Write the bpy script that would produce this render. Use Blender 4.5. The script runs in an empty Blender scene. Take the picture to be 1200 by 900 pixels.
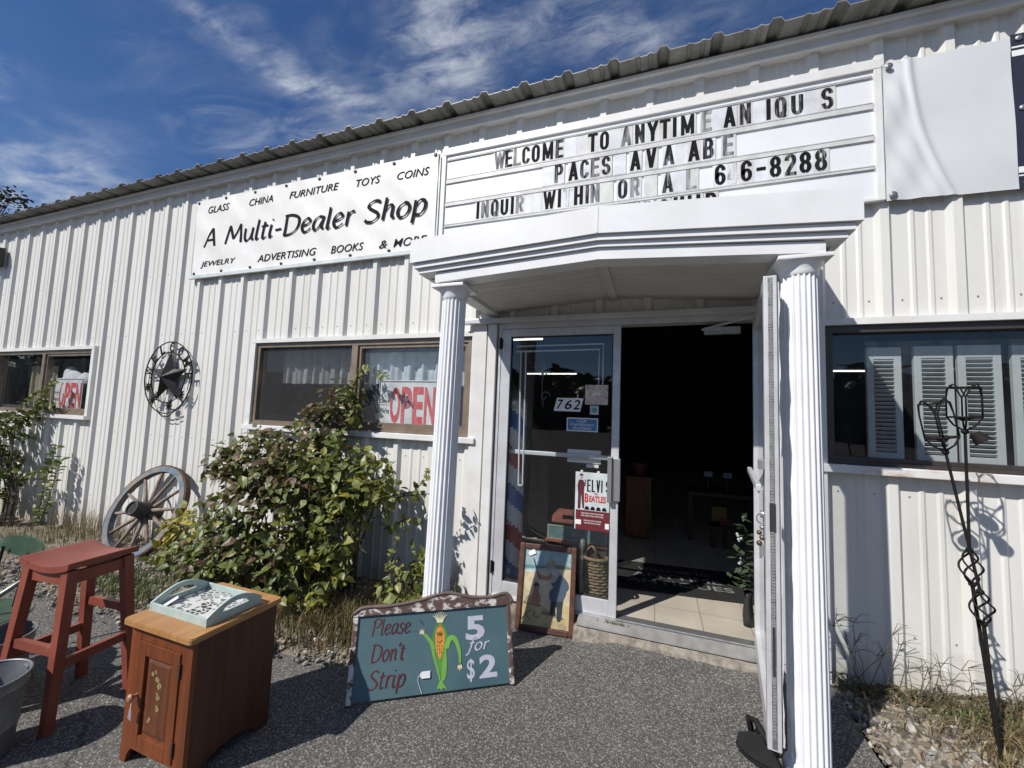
import bpy, bmesh, math, random
from mathutils import Vector, Matrix, Quaternion

# ------------------------------------------------------------------ scene, camera, sky, sun, exposure
S = bpy.context.scene
COL = S.collection
R = math.radians
cd = bpy.data.cameras.new('camera'); cam = bpy.data.objects.new('camera', cd); COL.objects.link(cam)
cd.sensor_width = 36.0; cd.lens = 36.0 * 475.165 / 1200.0; cd.clip_start = .05; cd.clip_end = 2000
cr = Vector((0.941421726, 0.335038778, 0.038394675)); cu = Vector((-0.010328722, -0.085152772, 0.99631437)); cf = Vector((-0.337073362, 0.938348561, 0.076704146))
cam.matrix_world = Matrix(((cr.x, cu.x, -cf.x, 0), (cr.y, cu.y, -cf.y, -3.0237), (cr.z, cu.z, -cf.z, 1.5), (0, 0, 0, 1)))
S.camera = cam
S.render.resolution_x = 1024; S.render.resolution_y = 768
S.view_settings.view_transform = 'Standard'; S.view_settings.look = 'None'; S.view_settings.gamma = 1
S.view_settings.use_curve_mapping = False
S.view_settings.exposure = 0.29

SUN = Vector((-.70, -1.0, 1.19)).normalized()          # towards the sun
W = bpy.data.worlds.new('World'); S.world = W; W.use_nodes = True
nt = W.node_tree; nt.nodes.clear()
def wn(t, **k):
    n = nt.nodes.new(t)
    for a, b in k.items(): setattr(n, a, b)
    return n
out = wn('ShaderNodeOutputWorld'); bg = wn('ShaderNodeBackground'); bg.inputs[1].default_value = 0.075
sky = wn('ShaderNodeTexSky', sky_type='NISHITA'); sky.sun_disc = False
sky.sun_elevation = math.asin(SUN.z); sky.sun_rotation = math.atan2(SUN.x, SUN.y)
sky.air_density = 1.0; sky.dust_density = 0.25; sky.ozone_density = 4.0; sky.altitude = 300
tc = wn('ShaderNodeTexCoord'); sep = wn('ShaderNodeSeparateXYZ'); nt.links.new(tc.outputs['Generated'], sep.inputs[0])
mz = wn('ShaderNodeMath', operation='MAXIMUM'); nt.links.new(sep.outputs[2], mz.inputs[0]); mz.inputs[1].default_value = .04
dx = wn('ShaderNodeMath', operation='DIVIDE'); dy = wn('ShaderNodeMath', operation='DIVIDE')
nt.links.new(sep.outputs[0], dx.inputs[0]); nt.links.new(mz.outputs[0], dx.inputs[1])
nt.links.new(sep.outputs[1], dy.inputs[0]); nt.links.new(mz.outputs[0], dy.inputs[1])
cmb = wn('ShaderNodeCombineXYZ'); nt.links.new(dx.outputs[0], cmb.inputs[0]); nt.links.new(dy.outputs[0], cmb.inputs[1])
def cloud(rot, scl, nscale, detail, lo, hi, seed, dist=.4):
    m = wn('ShaderNodeMapping'); m.inputs['Rotation'].default_value = (0, 0, R(rot)); m.inputs['Scale'].default_value = scl; m.inputs['Location'].default_value = seed
    nt.links.new(cmb.outputs[0], m.inputs[0])
    n = wn('ShaderNodeTexNoise'); n.inputs['Scale'].default_value = nscale; n.inputs['Detail'].default_value = detail; n.inputs['Roughness'].default_value = .62; n.inputs['Distortion'].default_value = dist
    nt.links.new(m.outputs[0], n.inputs['Vector'])
    r = wn('ShaderNodeMapRange'); r.interpolation_type = 'SMOOTHSTEP'; r.inputs[1].default_value = lo; r.inputs[2].default_value = hi
    nt.links.new(n.outputs[0], r.inputs[0]); return r
def bank(cx, cy, rx, ry, rot, lo=-.15):
    """soft-edged patch of the cloud deck"""
    m = wn('ShaderNodeMapping', vector_type='TEXTURE'); m.inputs['Location'].default_value = (cx, cy, 0); m.inputs['Rotation'].default_value = (0, 0, R(rot)); m.inputs['Scale'].default_value = (rx, ry, 1)
    n = wn('ShaderNodeTexNoise'); n.inputs['Scale'].default_value = 4; n.inputs['Detail'].default_value = 7; nt.links.new(cmb.outputs[0], n.inputs['Vector'])
    ad = wn('ShaderNodeVectorMath', operation='MULTIPLY_ADD'); nt.links.new(n.outputs[1], ad.inputs[0]); ad.inputs[1].default_value = (.42, .42, 0); nt.links.new(cmb.outputs[0], ad.inputs[2])
    of = wn('ShaderNodeVectorMath', operation='SUBTRACT'); nt.links.new(ad.outputs[0], of.inputs[0]); of.inputs[1].default_value = (.21, .21, 0)
    nt.links.new(of.outputs[0], m.inputs[0])
    l = wn('ShaderNodeVectorMath', operation='LENGTH'); nt.links.new(m.outputs[0], l.inputs[0])
    r = wn('ShaderNodeMapRange'); r.interpolation_type = 'SMOOTHSTEP'; r.inputs[1].default_value = 1.0; r.inputs[2].default_value = lo; nt.links.new(l.outputs['Value'], r.inputs[0]); return r
def mth(op, a_, b_, clamp=False):
    n = wn('ShaderNodeMath', operation=op, use_clamp=clamp)
    for i, v in enumerate((a_, b_)):
        if isinstance(v, (int, float)): n.inputs[i].default_value = v
        else: nt.links.new(v.outputs[0], n.inputs[i])
    return n
fibA = cloud(-70, (1, 2.6, 1), 6.5, 10, .28, .80, (1.7, 2.2, 0), .25)
fibB = cloud(-62, (1, 2.2, 1), 6.5, 10, .30, .78, (4.2, 1.2, 0), .35)
fibC = cloud(15, (1, 2.2, 1), 3.0, 9, .28, .80, (0.3, 5.2, 0), .3)
wisp = cloud(-28, (1, 1, 1), .8, 3, .42, .70, (3.1, .4, 0), .2); wisp2 = cloud(-38, (1, 2.6, 1), 2.4, 9, .36, .74, (1.7, 2.2, 0), .9)
A1 = mth('MULTIPLY', mth('ADD', bank(-1.10, .70, .46, .15, 71, -.9), mth('MULTIPLY', bank(-1.0, .97, .24, .16, 62, -.7), 1.5)), fibA)
B1 = mth('MULTIPLY', mth('ADD', bank(-.56, .93, .38, .26, -20), mth('MULTIPLY', bank(-.14, .98, .42, .18, 8), .65)), fibB)
C1 = mth('MULTIPLY', mth('ADD', bank(-2.75, .98, 1.1, .36, 172), mth('MULTIPLY', bank(-2.0, .55, .3, .15, 20), .5)), fibC)
E1 = mth('MULTIPLY', mth('MULTIPLY', bank(.4, -1.9, 2.6, 1.3, 10, 0.), .8), mth('ADD', mth('MULTIPLY', wisp2, .5), .5))  # unseen clouds behind the camera, added to whiten the fill light in shadows
D1 = mth('MULTIPLY', mth('MULTIPLY', wisp, wisp2), .35)
m4 = mth('ADD', mth('ADD', mth('MULTIPLY', A1, .85), mth('MULTIPLY', B1, .85)), mth('ADD', mth('ADD', mth('MULTIPLY', C1, .85), E1), D1), True)
mx = wn('ShaderNodeMix', data_type='RGBA'); nt.links.new(m4.outputs[0], mx.inputs[0]); hs = wn('ShaderNodeHueSaturation'); hs.inputs['Saturation'].default_value = 1.18; hs.inputs['Hue'].default_value = .508; hs.inputs['Value'].default_value = 1.0; nt.links.new(sky.outputs[0], hs.inputs['Color']); nt.links.new(hs.outputs[0], mx.inputs[6]); mx.inputs[7].default_value = (8.0, 8.4, 9.0, 1)
nt.links.new(mx.outputs[2], bg.inputs[0]); nt.links.new(bg.outputs[0], out.inputs[0])

sl = bpy.data.lights.new('sun', 'SUN'); sl.energy = 4.5; sl.angle = R(.53); sl.color = (1, .96, .905)
sun = bpy.data.objects.new('sun', sl); COL.objects.link(sun)
sun.rotation_euler = SUN.to_track_quat('Z', 'Y').to_euler(); sun.location = SUN * 60

# ------------------------------------------------------------------ materials
MATS = {}
def mat(name, col, rough=.6, metal=0., var=.12, vs=8., col2=None, bump=0., bs=60., spec=.5, stretch=(1, 1, 1), lo=.35, hi=.65, sheen=0.):
    """procedural surface: base colour varied by object-space noise towards col2, with a fine bump"""
    if name in MATS: return MATS[name]
    m = bpy.data.materials.new(name); m.use_nodes = True; t = m.node_tree; N = t.nodes; L = t.links
    b = N['Principled BSDF']; b.inputs['Roughness'].default_value = rough; b.inputs['Metallic'].default_value = metal
    b.inputs['Specular IOR Level'].default_value = spec
    c2 = col2 or tuple(max(0, c * (1 - var * 2)) for c in col)
    co = N.new('ShaderNodeTexCoord'); mp = N.new('ShaderNodeMapping'); mp.inputs['Scale'].default_value = stretch
    L.new(co.outputs['Object'], mp.inputs[0])
    n = N.new('ShaderNodeTexNoise'); n.inputs['Scale'].default_value = vs; n.inputs['Detail'].default_value = 7; n.inputs['Roughness'].default_value = .6
    L.new(mp.outputs[0], n.inputs['Vector'])
    r = N.new('ShaderNodeMapRange'); r.inputs[1].default_value = lo; r.inputs[2].default_value = hi; L.new(n.outputs[0], r.inputs[0])
    x = N.new('ShaderNodeMix'); x.data_type = 'RGBA'; L.new(r.outputs[0], x.inputs[0])
    x.inputs[6].default_value = (*col, 1); x.inputs[7].default_value = (*c2, 1)
    L.new(x.outputs[2], b.inputs['Base Color'])
    if bump:
        n2 = N.new('ShaderNodeTexNoise'); n2.inputs['Scale'].default_value = bs; n2.inputs['Detail'].default_value = 4; L.new(mp.outputs[0], n2.inputs['Vector'])
        bu = N.new('ShaderNodeBump'); bu.inputs['Strength'].default_value = min(1, bump); bu.inputs['Distance'].default_value = .004; L.new(n2.outputs[0], bu.inputs['Height']); L.new(bu.outputs[0], b.inputs['Normal'])
    MATS[name] = m; return m

def nodes(m): return m.node_tree.nodes, m.node_tree.links, m.node_tree.nodes['Principled BSDF']

def add_layer(m, col, scale, lo, hi, stretch=(1, 1, 1), detail=6, amount=1., kind='noise', rough=None):
    """mix one more stain / flake colour over a material's base colour"""
    N, L, b = nodes(m); lk = b.inputs['Base Color'].links[0].from_socket
    co = N.new('ShaderNodeTexCoord'); mp = N.new('ShaderNodeMapping'); mp.inputs['Scale'].default_value = stretch; mp.inputs['Location'].default_value = (scale * .37, scale * .11, 1.3)
    L.new(co.outputs['Object'], mp.inputs[0])
    n = N.new('ShaderNodeTexNoise'); n.inputs['Scale'].default_value = scale; n.inputs['Detail'].default_value = detail; n.inputs['Roughness'].default_value = .65; L.new(mp.outputs[0], n.inputs['Vector'])
    r = N.new('ShaderNodeMapRange'); r.inputs[1].default_value = lo; r.inputs[2].default_value = hi; r.inputs[4].default_value = amount; L.new(n.outputs[0], r.inputs[0])
    x = N.new('ShaderNodeMix'); x.data_type = 'RGBA'; L.new(r.outputs[0], x.inputs[0]); L.new(lk, x.inputs[6]); x.inputs[7].default_value = (*col, 1)
    L.new(x.outputs[2], b.inputs['Base Color']); return m

WALL = mat('white_ribbed_steel', (.66, .655, .622), .5, 0, 0, 2.2, (.60, .588, .55), bump=.05, bs=30, stretch=(1, 1, .25))
add_layer(WALL, (.42, .38, .30), 5, .56, .82, (1.7, 1, .10), 9, .55)
add_layer(WALL, (.30, .25, .18), 38, .73, .80, (1, 1, .5), 3, .6)
# splash-back dirt that clings to the foot of the steel sheets
def foot_dirt(m, z0, z1, col):
    N, L, b = nodes(m); lk = b.inputs['Base Color'].links[0].from_socket
    g = N.new('ShaderNodeNewGeometry'); s = N.new('ShaderNodeSeparateXYZ'); L.new(g.outputs['Position'], s.inputs[0])
    n = N.new('ShaderNodeTexNoise'); n.inputs['Scale'].default_value = 9; n.inputs['Detail'].default_value = 6; L.new(g.outputs['Position'], n.inputs['Vector'])
    a = N.new('ShaderNodeMath'); a.operation = 'MULTIPLY_ADD'; L.new(n.outputs[0], a.inputs[0]); a.inputs[1].default_value = -.5; L.new(s.outputs[2], a.inputs[2])
    r = N.new('ShaderNodeMapRange'); r.inputs[1].default_value = z1 - .25; r.inputs[2].default_value = z0 - .25; r.inputs[4].default_value = .75; L.new(a.outputs[0], r.inputs[0])
    x = N.new('ShaderNodeMix'); x.data_type = 'RGBA'; L.new(r.outputs[0], x.inputs[0]); L.new(lk, x.inputs[6]); x.inputs[7].default_value = (*col, 1); L.new(x.outputs[2], b.inputs['Base Color'])
foot_dirt(WALL, -.05, .28, (.34, .29, .21))
TRIM = mat('white_painted_trim', (.70, .70, .69), .45, 0, .05, 5, (.61, .60, .58), bump=.06, bs=20)
add_layer(TRIM, (.36, .27, .17), 9, .68, .80, (.6, 1, 1), 7, .55)
CANOPY = mat('white_canopy_paint', (.72, .725, .73), .4, 0, .05, 4, (.66, .66, .66), bump=.05, bs=12)
add_layer(CANOPY, (.42, .36, .28), 8, .62, .76, (.5, 1, 1.4), 8, .5)
SOFFIT = mat('grey_vinyl_soffit', (.62, .61, .57), .6, 0, .08, 3)
COLM = mat('white_fluted_column_paint', (.76, .77, .79), .38, 0, .03, 6, (.70, .70, .71), bump=.06, bs=25)
add_layer(COLM, (.45, .44, .42), 9, .655, .70, (1, 1, .5), 8, .75)
ROOF = mat('weathered_galvalume_roof', (.27, .265, .25), .55, .15, .15, 6, (.15, .145, .13), bump=.1)
BRONZE = mat('bronze_aluminium_frame', (.27, .21, .155), .42, .35, .08, 9, (.19, .15, .11))
DBRONZE = mat('dark_bronze_frame', (.075, .065, .058), .4, .4, .1, 9)
ALU = mat('white_storefront_aluminium', (.60, .61, .63), .4, .25, .06, 7, (.50, .50, .51), bump=.05)
BALU = mat('brushed_aluminium', (.55, .55, .55), .32, .8, .08, 20, stretch=(1, 1, .1))
DARKM = mat('dark_gasket', (.03, .03, .03), .6)
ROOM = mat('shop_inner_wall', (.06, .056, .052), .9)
TILE = mat('beige_floor_tile', (.50, .45, .37), .35, 0, .1, 3, (.40, .36, .30), bump=.03)
def brick_lines(m, w, h, mortar, col):
    N, L, b = nodes(m); lk = b.inputs['Base Color'].links[0].from_socket
    co = N.new('ShaderNodeTexCoord'); t = N.new('ShaderNodeTexBrick'); t.offset = 0; t.inputs['Scale'].default_value = 1; t.inputs['Brick Width'].default_value = w; t.inputs['Row Height'].default_value = h; t.inputs['Mortar Size'].default_value = mortar
    L.new(co.outputs['Object'], t.inputs['Vector'])
    x = N.new('ShaderNodeMix'); x.data_type = 'RGBA'; L.new(t.outputs['Fac'], x.inputs[0]); L.new(lk, x.inputs[6]); x.inputs[7].default_value = (*col, 1); L.new(x.outputs[2], b.inputs['Base Color'])
brick_lines(TILE, .305, .305, .003, (.2, .18, .15))
CONC = mat('crumbling_concrete', (.30, .27, .225), .9, 0, .2, 22, (.14, .12, .095), bump=1., bs=50)
BLACK = mat('black_print', (.012, .012, .013), .8, spec=.1)
INK = mat('black_vinyl_ink', (.014, .014, .016), .8, spec=.1)
WHITE = mat('white_print', (.75, .75, .74), .5, 0, .03)
IRON = mat('black_wrought_iron', (.010, .0095, .0095), .75, 0, .2, 30, (.016, .013, .011), bump=.3, bs=120, spec=.18)

def glass(name, tint=(.93, .95, .96), gain=1.6, wob=.15, film=0., filmcol=(.6, .63, .66)):
    m = bpy.data.materials.new(name); m.use_nodes = True; t = m.node_tree; N = t.nodes; L = t.links; N.clear()
    o = N.new('ShaderNodeOutputMaterial'); tr = N.new('ShaderNodeBsdfTransparent'); tr.inputs[0].default_value = (*tint, 1)
    gl = N.new('ShaderNodeBsdfGlossy'); gl.inputs['Roughness'].default_value = .015
    lw = N.new('ShaderNodeLayerWeight'); lw.inputs['Blend'].default_value = .5; pw = N.new('ShaderNodeMath'); pw.operation = 'POWER'; L.new(lw.outputs['Facing'], pw.inputs[0]); pw.inputs[1].default_value = 4.5; fr = N.new('ShaderNodeMath'); fr.operation = 'MULTIPLY_ADD'; L.new(pw.outputs[0], fr.inputs[0]); fr.inputs[1].default_value = .7; fr.inputs[2].default_value = .045
    n = N.new('ShaderNodeTexNoise'); n.inputs['Scale'].default_value = 1.3; co = N.new('ShaderNodeTexCoord'); L.new(co.outputs['Object'], n.inputs['Vector'])
    bu = N.new('ShaderNodeBump'); bu.inputs['Strength'].default_value = wob; bu.inputs['Distance'].default_value = .02; L.new(n.outputs[0], bu.inputs['Height']); L.new(bu.outputs[0], gl.inputs['Normal'])
    mu = N.new('ShaderNodeMath'); mu.operation = 'MULTIPLY'; mu.use_clamp = True; L.new(fr.outputs[0], mu.inputs[0]); mu.inputs[1].default_value = gain
    ms = N.new('ShaderNodeMixShader'); L.new(mu.outputs[0], ms.inputs[0]); L.new(tr.outputs[0], ms.inputs[1]); L.new(gl.outputs[0], ms.inputs[2])
    last = ms
    if film:                                      # dried dust and streaks on the pane
        d = N.new('ShaderNodeBsdfDiffuse'); d.inputs[0].default_value = (*filmcol, 1)
        mp = N.new('ShaderNodeMapping'); mp.inputs['Scale'].default_value = (6, 6, .9); L.new(co.outputs['Object'], mp.inputs[0])
        n2 = N.new('ShaderNodeTexNoise'); n2.inputs['Scale'].default_value = 3; n2.inputs['Detail'].default_value = 7; L.new(mp.outputs[0], n2.inputs['Vector'])
        r = N.new('ShaderNodeMapRange'); r.inputs[1].default_value = .35; r.inputs[2].default_value = .75; r.inputs[3].default_value = film * .3; r.inputs[4].default_value = film; L.new(n2.outputs[0], r.inputs[0])
        m2_ = N.new('ShaderNodeMixShader'); L.new(r.outputs[0], m2_.inputs[0]); L.new(ms.outputs[0], m2_.inputs[1]); L.new(d.outputs[0], m2_.inputs[2]); last = m2_
    L.new(last.outputs[0], o.inputs[0]); MATS[name] = m; return m
GLASS = glass('door_glass', gain=1.7, film=.012)
WGLASS = glass('window_glass', gain=1.7, film=.03)
DUST_HAZE = glass('dusty_hazed_glass', gain=1.7, film=.17, filmcol=(.52, .58, .62))  # heavier bluish film: dust, plus the pane's pale hazy reflection as colour

# ------------------------------------------------------------------ mesh builder
class MB:
    def __init__(s): s.v = []; s.f = []; s.m = []; s.M = Matrix.Identity(4); s.mi = 0
    def add(s, vs, fs, mi=None):
        k = len(s.v); s.v += [tuple(s.M @ Vector(p)) for p in vs]; s.f += [tuple(i + k for i in f) for f in fs]; s.m += [s.mi if mi is None else mi] * len(fs); return s
    def box(s, x0, x1, y0, y1, z0, z1, mi=None):
        return s.add([(x, y, z) for x in (x0, x1) for y in (y0, y1) for z in (z0, z1)], [(0, 1, 3, 2), (4, 6, 7, 5), (0, 4, 5, 1), (2, 3, 7, 6), (0, 2, 6, 4), (1, 5, 7, 3)], mi)
    def bev(s, x0, x1, y0, y1, z0, z1, b=.004, mi=None):
        """box with chamfered edges"""
        bm = bmesh.new(); bmesh.ops.create_cube(bm, size=1)
        for v in bm.verts: v.co = Vector(((x0 + x1) / 2 + v.co.x * (x1 - x0), (y0 + y1) / 2 + v.co.y * (y1 - y0), (z0 + z1) / 2 + v.co.z * (z1 - z0)))
        bmesh.ops.bevel(bm, geom=bm.edges[:], offset=min(b, abs(x1 - x0) * .45, abs(y1 - y0) * .45, abs(z1 - z0) * .45), segments=2, affect='EDGES', profile=.6)
        return s.bmesh(bm, mi)
    def bmesh(s, bm, mi=None):
        bm.verts.index_update(); s.add([v.co[:] for v in bm.verts], [[v.index for v in f.verts] for f in bm.faces], mi); bm.free(); return s
    def quad(s, a, b, c, d, mi=None): return s.add([a, b, c, d], [(0, 1, 2, 3)], mi)
    def beam(s, p0, p1, w, h, up=(0, 0, 1), w1=None, h1=None, mi=None):
        p0, p1 = Vector(p0), Vector(p1); d = (p1 - p0).normalized(); r = d.cross(Vector(up)).normalized(); u = r.cross(d)
        w1 = w1 or w; h1 = h1 or h; vs = []
        for p, a, b in ((p0, w, h), (p1, w1, h1)):
            for i, j in ((-1, -1), (1, -1), (1, 1), (-1, 1)): vs.append(p + r * (i * a / 2) + u * (j * b / 2))
        return s.add(vs, [(0, 3, 2, 1), (4, 5, 6, 7), (0, 1, 5, 4), (1, 2, 6, 5), (2, 3, 7, 6), (3, 0, 4, 7)], mi)
    def tube(s, pts, r, n=8, cap=True, mi=None):
        pts = [Vector(p) for p in pts]; rs = r if isinstance(r, (list, tuple)) else [r] * len(pts); vs = []; fs = []; u = None
        for i, p in enumerate(pts):
            d = (pts[min(i + 1, len(pts) - 1)] - pts[max(i - 1, 0)]).normalized()
            if u is None: u = d.orthogonal().normalized()
            else:
                u = (u - d * u.dot(d)); u = u.normalized() if u.length > 1e-6 else d.orthogonal().normalized()
            w = d.cross(u)
            for k in range(n):
                a = 2 * math.pi * k / n; vs.append(p + (u * math.cos(a) + w * math.sin(a)) * rs[i])
        for i in range(len(pts) - 1):
            for k in range(n): fs.append((i * n + k, i * n + (k + 1) % n, (i + 1) * n + (k + 1) % n, (i + 1) * n + k))
        if cap: fs.append(tuple(range(n - 1, -1, -1))); fs.append(tuple((len(pts) - 1) * n + k for k in range(n)))
        return s.add(vs, fs, mi)
    def lathe(s, prof, n=24, c=(0, 0, 0), ax=None, mi=None):
        """prof = (radius, height) pairs turned round an axis through c"""
        q = Vector((0, 0, 1)).rotation_difference(Vector(ax).normalized()) if ax else Quaternion(); vs = []; fs = []; c = Vector(c)
        for r, h in prof:
            for k in range(n):
                a = 2 * math.pi * k / n; vs.append(c + q @ Vector((r * math.cos(a), r * math.sin(a), h)))
        for i in range(len(prof) - 1):
            for k in range(n): fs.append((i * n + k, i * n + (k + 1) % n, (i + 1) * n + (k + 1) % n, (i + 1) * n + k))
        fs.append(tuple(range(n - 1, -1, -1))); fs.append(tuple((len(prof) - 1) * n + k for k in range(n)))
        return s.add(vs, fs, mi)
    def prism(s, poly, a, b, plane='xz', mi=None):
        """2-D outline extruded from a to b across the plane"""
        n = len(poly); f = {'xz': lambda p, t: (p[0], t, p[1]), 'xy': lambda p, t: (p[0], p[1], t), 'yz': lambda p, t: (t, p[0], p[1])}[plane]
        vs = [f(p, a) for p in poly] + [f(p, b) for p in poly]
        return s.add(vs, [tuple(range(n)), tuple(range(2 * n - 1, n - 1, -1))] + [(i, i + n, (i + 1) % n + n, (i + 1) % n) for i in range(n)], mi)
    def ball(s, c, r, n=10, mi=None, sc=(1, 1, 1)):
        bm = bmesh.new(); bmesh.ops.create_uvsphere(bm, u_segments=n, v_segments=max(5, n * 2 // 3), radius=r)
        for v in bm.verts: v.co = Vector((v.co.x * sc[0] + c[0], v.co.y * sc[1] + c[1], v.co.z * sc[2] + c[2]))
        return s.bmesh(bm, mi)
    def build(s, name, mats, parent=None, smooth=False, fix=True):
        me = bpy.data.meshes.new(name); me.from_pydata(s.v, [], s.f)
        for m in (mats if isinstance(mats, (list, tuple)) else [mats]): me.materials.append(m)
        me.polygons.foreach_set('material_index', s.m)
        if fix:
            bm = bmesh.new(); bm.from_mesh(me); bmesh.ops.recalc_face_normals(bm, faces=bm.faces); bm.to_mesh(me); bm.free()
        if smooth:
            me.polygons.foreach_set('use_smooth', [True] * len(me.polygons))
            if smooth != 1: me.set_sharp_from_angle(angle=R(smooth))
        me.update(); o = bpy.data.objects.new(name, me); COL.objects.link(o)
        if parent: adopt(o, parent)
        return o
def world(o):
    m = o.matrix_basis if o.parent is None else world(o.parent) @ o.matrix_parent_inverse @ o.matrix_basis
    return m
def adopt(o, parent): o.parent = parent; o.matrix_parent_inverse = world(parent).inverted()
def tag(o, label=None, cat=None, group=None, kind=None):
    for k, v in (('label', label), ('category', cat), ('group', group), ('kind', kind)):
        if v: o[k] = v
    return o
def thing(name, loc, label, cat, group=None, rz=0):
    o = bpy.data.objects.new(name, None); COL.objects.link(o); o.location = loc; o.rotation_euler = (0, 0, rz); o.empty_display_size = .1
    return tag(o, label, cat, group)
def copy_tree(o, parent=None):
    c = o.copy(); COL.objects.link(c)
    if parent: c.parent = parent
    for ch in [x for x in bpy.data.objects if x.parent == o]: copy_tree(ch, c)
    return c
def frame(o, u, v):                       # local x -> u, y -> v, z -> normal
    u = Vector(u).normalized(); v = Vector(v); n = u.cross(v).normalized(); v = n.cross(u)
    return Matrix(((u.x, v.x, n.x, o[0]), (u.y, v.y, n.y, o[1]), (u.z, v.z, n.z, o[2]), (0, 0, 0, 1)))
def wallplane(y, x=0, z=0): return frame((x, y, z), (1, 0, 0), (0, 0, 1))     # local x right, y up, z towards the viewer

_txt = {}
def text_geo(s, bold=0., shear=0.):
    k = (s, bold, shear)
    if k not in _txt:
        c = bpy.data.curves.new('t', 'FONT'); c.body = s; c.size = 1; c.offset = bold; c.shear = shear; c.resolution_u = 3; c.fill_mode = 'FRONT'
        o = bpy.data.objects.new('t', c); COL.objects.link(o); dg = bpy.context.evaluated_depsgraph_get(); me = bpy.data.meshes.new_from_object(o.evaluated_get(dg))
        vs = [(v.co.x, v.co.y) for v in me.vertices]; fs = [tuple(p.vertices) for p in me.polygons]
        bpy.data.objects.remove(o); bpy.data.curves.remove(c); bpy.data.meshes.remove(me); _txt[k] = (vs, fs)
    return _txt[k]
def put_text(mb, s, x0, x1, y0, y1, z=0., bold=0., shear=0., mi=None, fit=True):
    """text stretched into the rectangle x0..x1, y0..y1 of the builder's frame (y0 = lowest ink)"""
    vs, fs = text_geo(s, bold, shear)
    if not vs: return
    ax, bx = min(v[0] for v in vs), max(v[0] for v in vs); ay, by = min(v[1] for v in vs), max(v[1] for v in vs)
    sy = (y1 - y0) / (by - ay); sx = (x1 - x0) / (bx - ax)
    mb.add([(x0 + (v[0] - ax) * sx, y0 + (v[1] - ay) * sy, z) for v in vs], fs, mi)

# pen lettering: strokes drawn with a broad nib
GL = {
 'A': (1.25, [[(.02, 0), (.62, 1.5)], [(.62, 1.5), (1.08, 0)], [(.28, .52), (.92, .52)]]),
 'M': (1.7, [[(.12, 0), (.3, 1.45)], [(.3, 1.45), (.8, .35)], [(.8, .35), (1.3, 1.45)], [(1.3, 1.45), (1.5, 0)]]),
 'D': (1.45, [[(.2, 0), (.2, 1.45)], [(.05, 1.45), (.6, 1.45), (1.15, 1.2), (1.25, .7), (1.05, .25), (.6, .02), (.12, .0)]]),
 'S': (1.1, [[(.92, 1.32), (.6, 1.47), (.25, 1.35), (.18, 1.05), (.5, .8), (.85, .55), (.9, .25), (.6, .0), (.25, .02), (.06, .16)]]),
 'P': (1.1, [[(.15, -.05), (.22, 1.45)], [(-.02, 1.25), (.35, 1.52), (.85, 1.5), (1.0, 1.2), (.8, .85), (.4, .7)]]),
 'u': (.98, [[(.12, 1.0), (.12, .35), (.3, .02), (.6, .2), (.75, .6)], [(.78, 1.0), (.76, .2), (.95, .06)]]),
 'l': (.5, [[(.2, 1.55), (.18, .25), (.28, .0), (.42, .1)]]),
 't': (.66, [[(.26, 1.3), (.22, .25), (.34, .0), (.56, .12)], [(.02, .95), (.56, 1.0)]]),
 'i': (.5, [[(.18, 1.0), (.16, .25), (.26, .0), (.42, .12)], [(.2, 1.32), (.24, 1.42)]]),
 '-': (.7, [[(.08, .5), (.56, .55)]]),
 'e': (.9, [[(.14, .48), (.5, .56), (.7, .76), (.5, 1.0), (.22, .84), (.1, .45), (.28, .04), (.56, .04), (.8, .24)]]),
 'a': (.98, [[(.74, .86), (.5, 1.0), (.2, .78), (.1, .34), (.28, .02), (.58, .24), (.76, .7)], [(.8, 1.0), (.74, .24), (.92, .06)]]),
 'r': (.72, [[(.2, 1.0), (.18, 0)], [(.18, .6), (.4, .94), (.66, .96)]]),
 'h': (.98, [[(.2, 1.55), (.17, 0)], [(.18, .55), (.42, .96), (.68, .9), (.72, .25), (.9, .06)]]),
 'o': (.98, [[(.5, 1.0), (.2, .8), (.1, .4), (.3, .03), (.62, .1), (.82, .5), (.72, .86), (.46, 1.0)]]),
 'p': (1.0, [[(.2, 1.0), (.16, -.5)], [(.19, .55), (.45, .96), (.76, .88), (.84, .46), (.62, .06), (.24, .06)]]),
 's': (.75, [[(.62, .86), (.38, 1.0), (.16, .82), (.3, .56), (.54, .4), (.52, .1), (.26, .0), (.06, .12)]]),
 'n': (.98, [[(.18, 1.0), (.16, 0)], [(.18, .55), (.45, .96), (.7, .86), (.74, .2), (.9, .05)]]),
 "'": (.35, [[(.2, 1.5), (.12, 1.15)]]), '.': (.36, [[(.12, .04), (.2, .08)]]), ' ': (.7, []),
 'f': (.7, [[(.72, 1.5), (.5, 1.58), (.36, 1.2), (.26, .3), (.1, -.4), (-.12, -.44)], [(.05, .95), (.6, 1.0)]]),
}
def catmull(p, k=6):
    if len(p) < 3:
        return [tuple(p[0][i] + (p[1][i] - p[0][i]) * t / k for i in (0, 1)) for t in range(k + 1)]
    q = [p[0]] + list(p) + [p[-1]]; o = []
    for i in range(1, len(q) - 2):
        for t in range(k):
            t /= k; o.append(tuple(.5 * (2 * q[i][d] + (q[i + 1][d] - q[i - 1][d]) * t + (2 * q[i - 1][d] - 5 * q[i][d] + 4 * q[i + 1][d] - q[i + 2][d]) * t * t + (3 * q[i][d] - q[i - 1][d] - 3 * q[i + 1][d] + q[i + 2][d]) * t ** 3) for d in (0, 1)))
    return o + [tuple(p[-1])]
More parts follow.
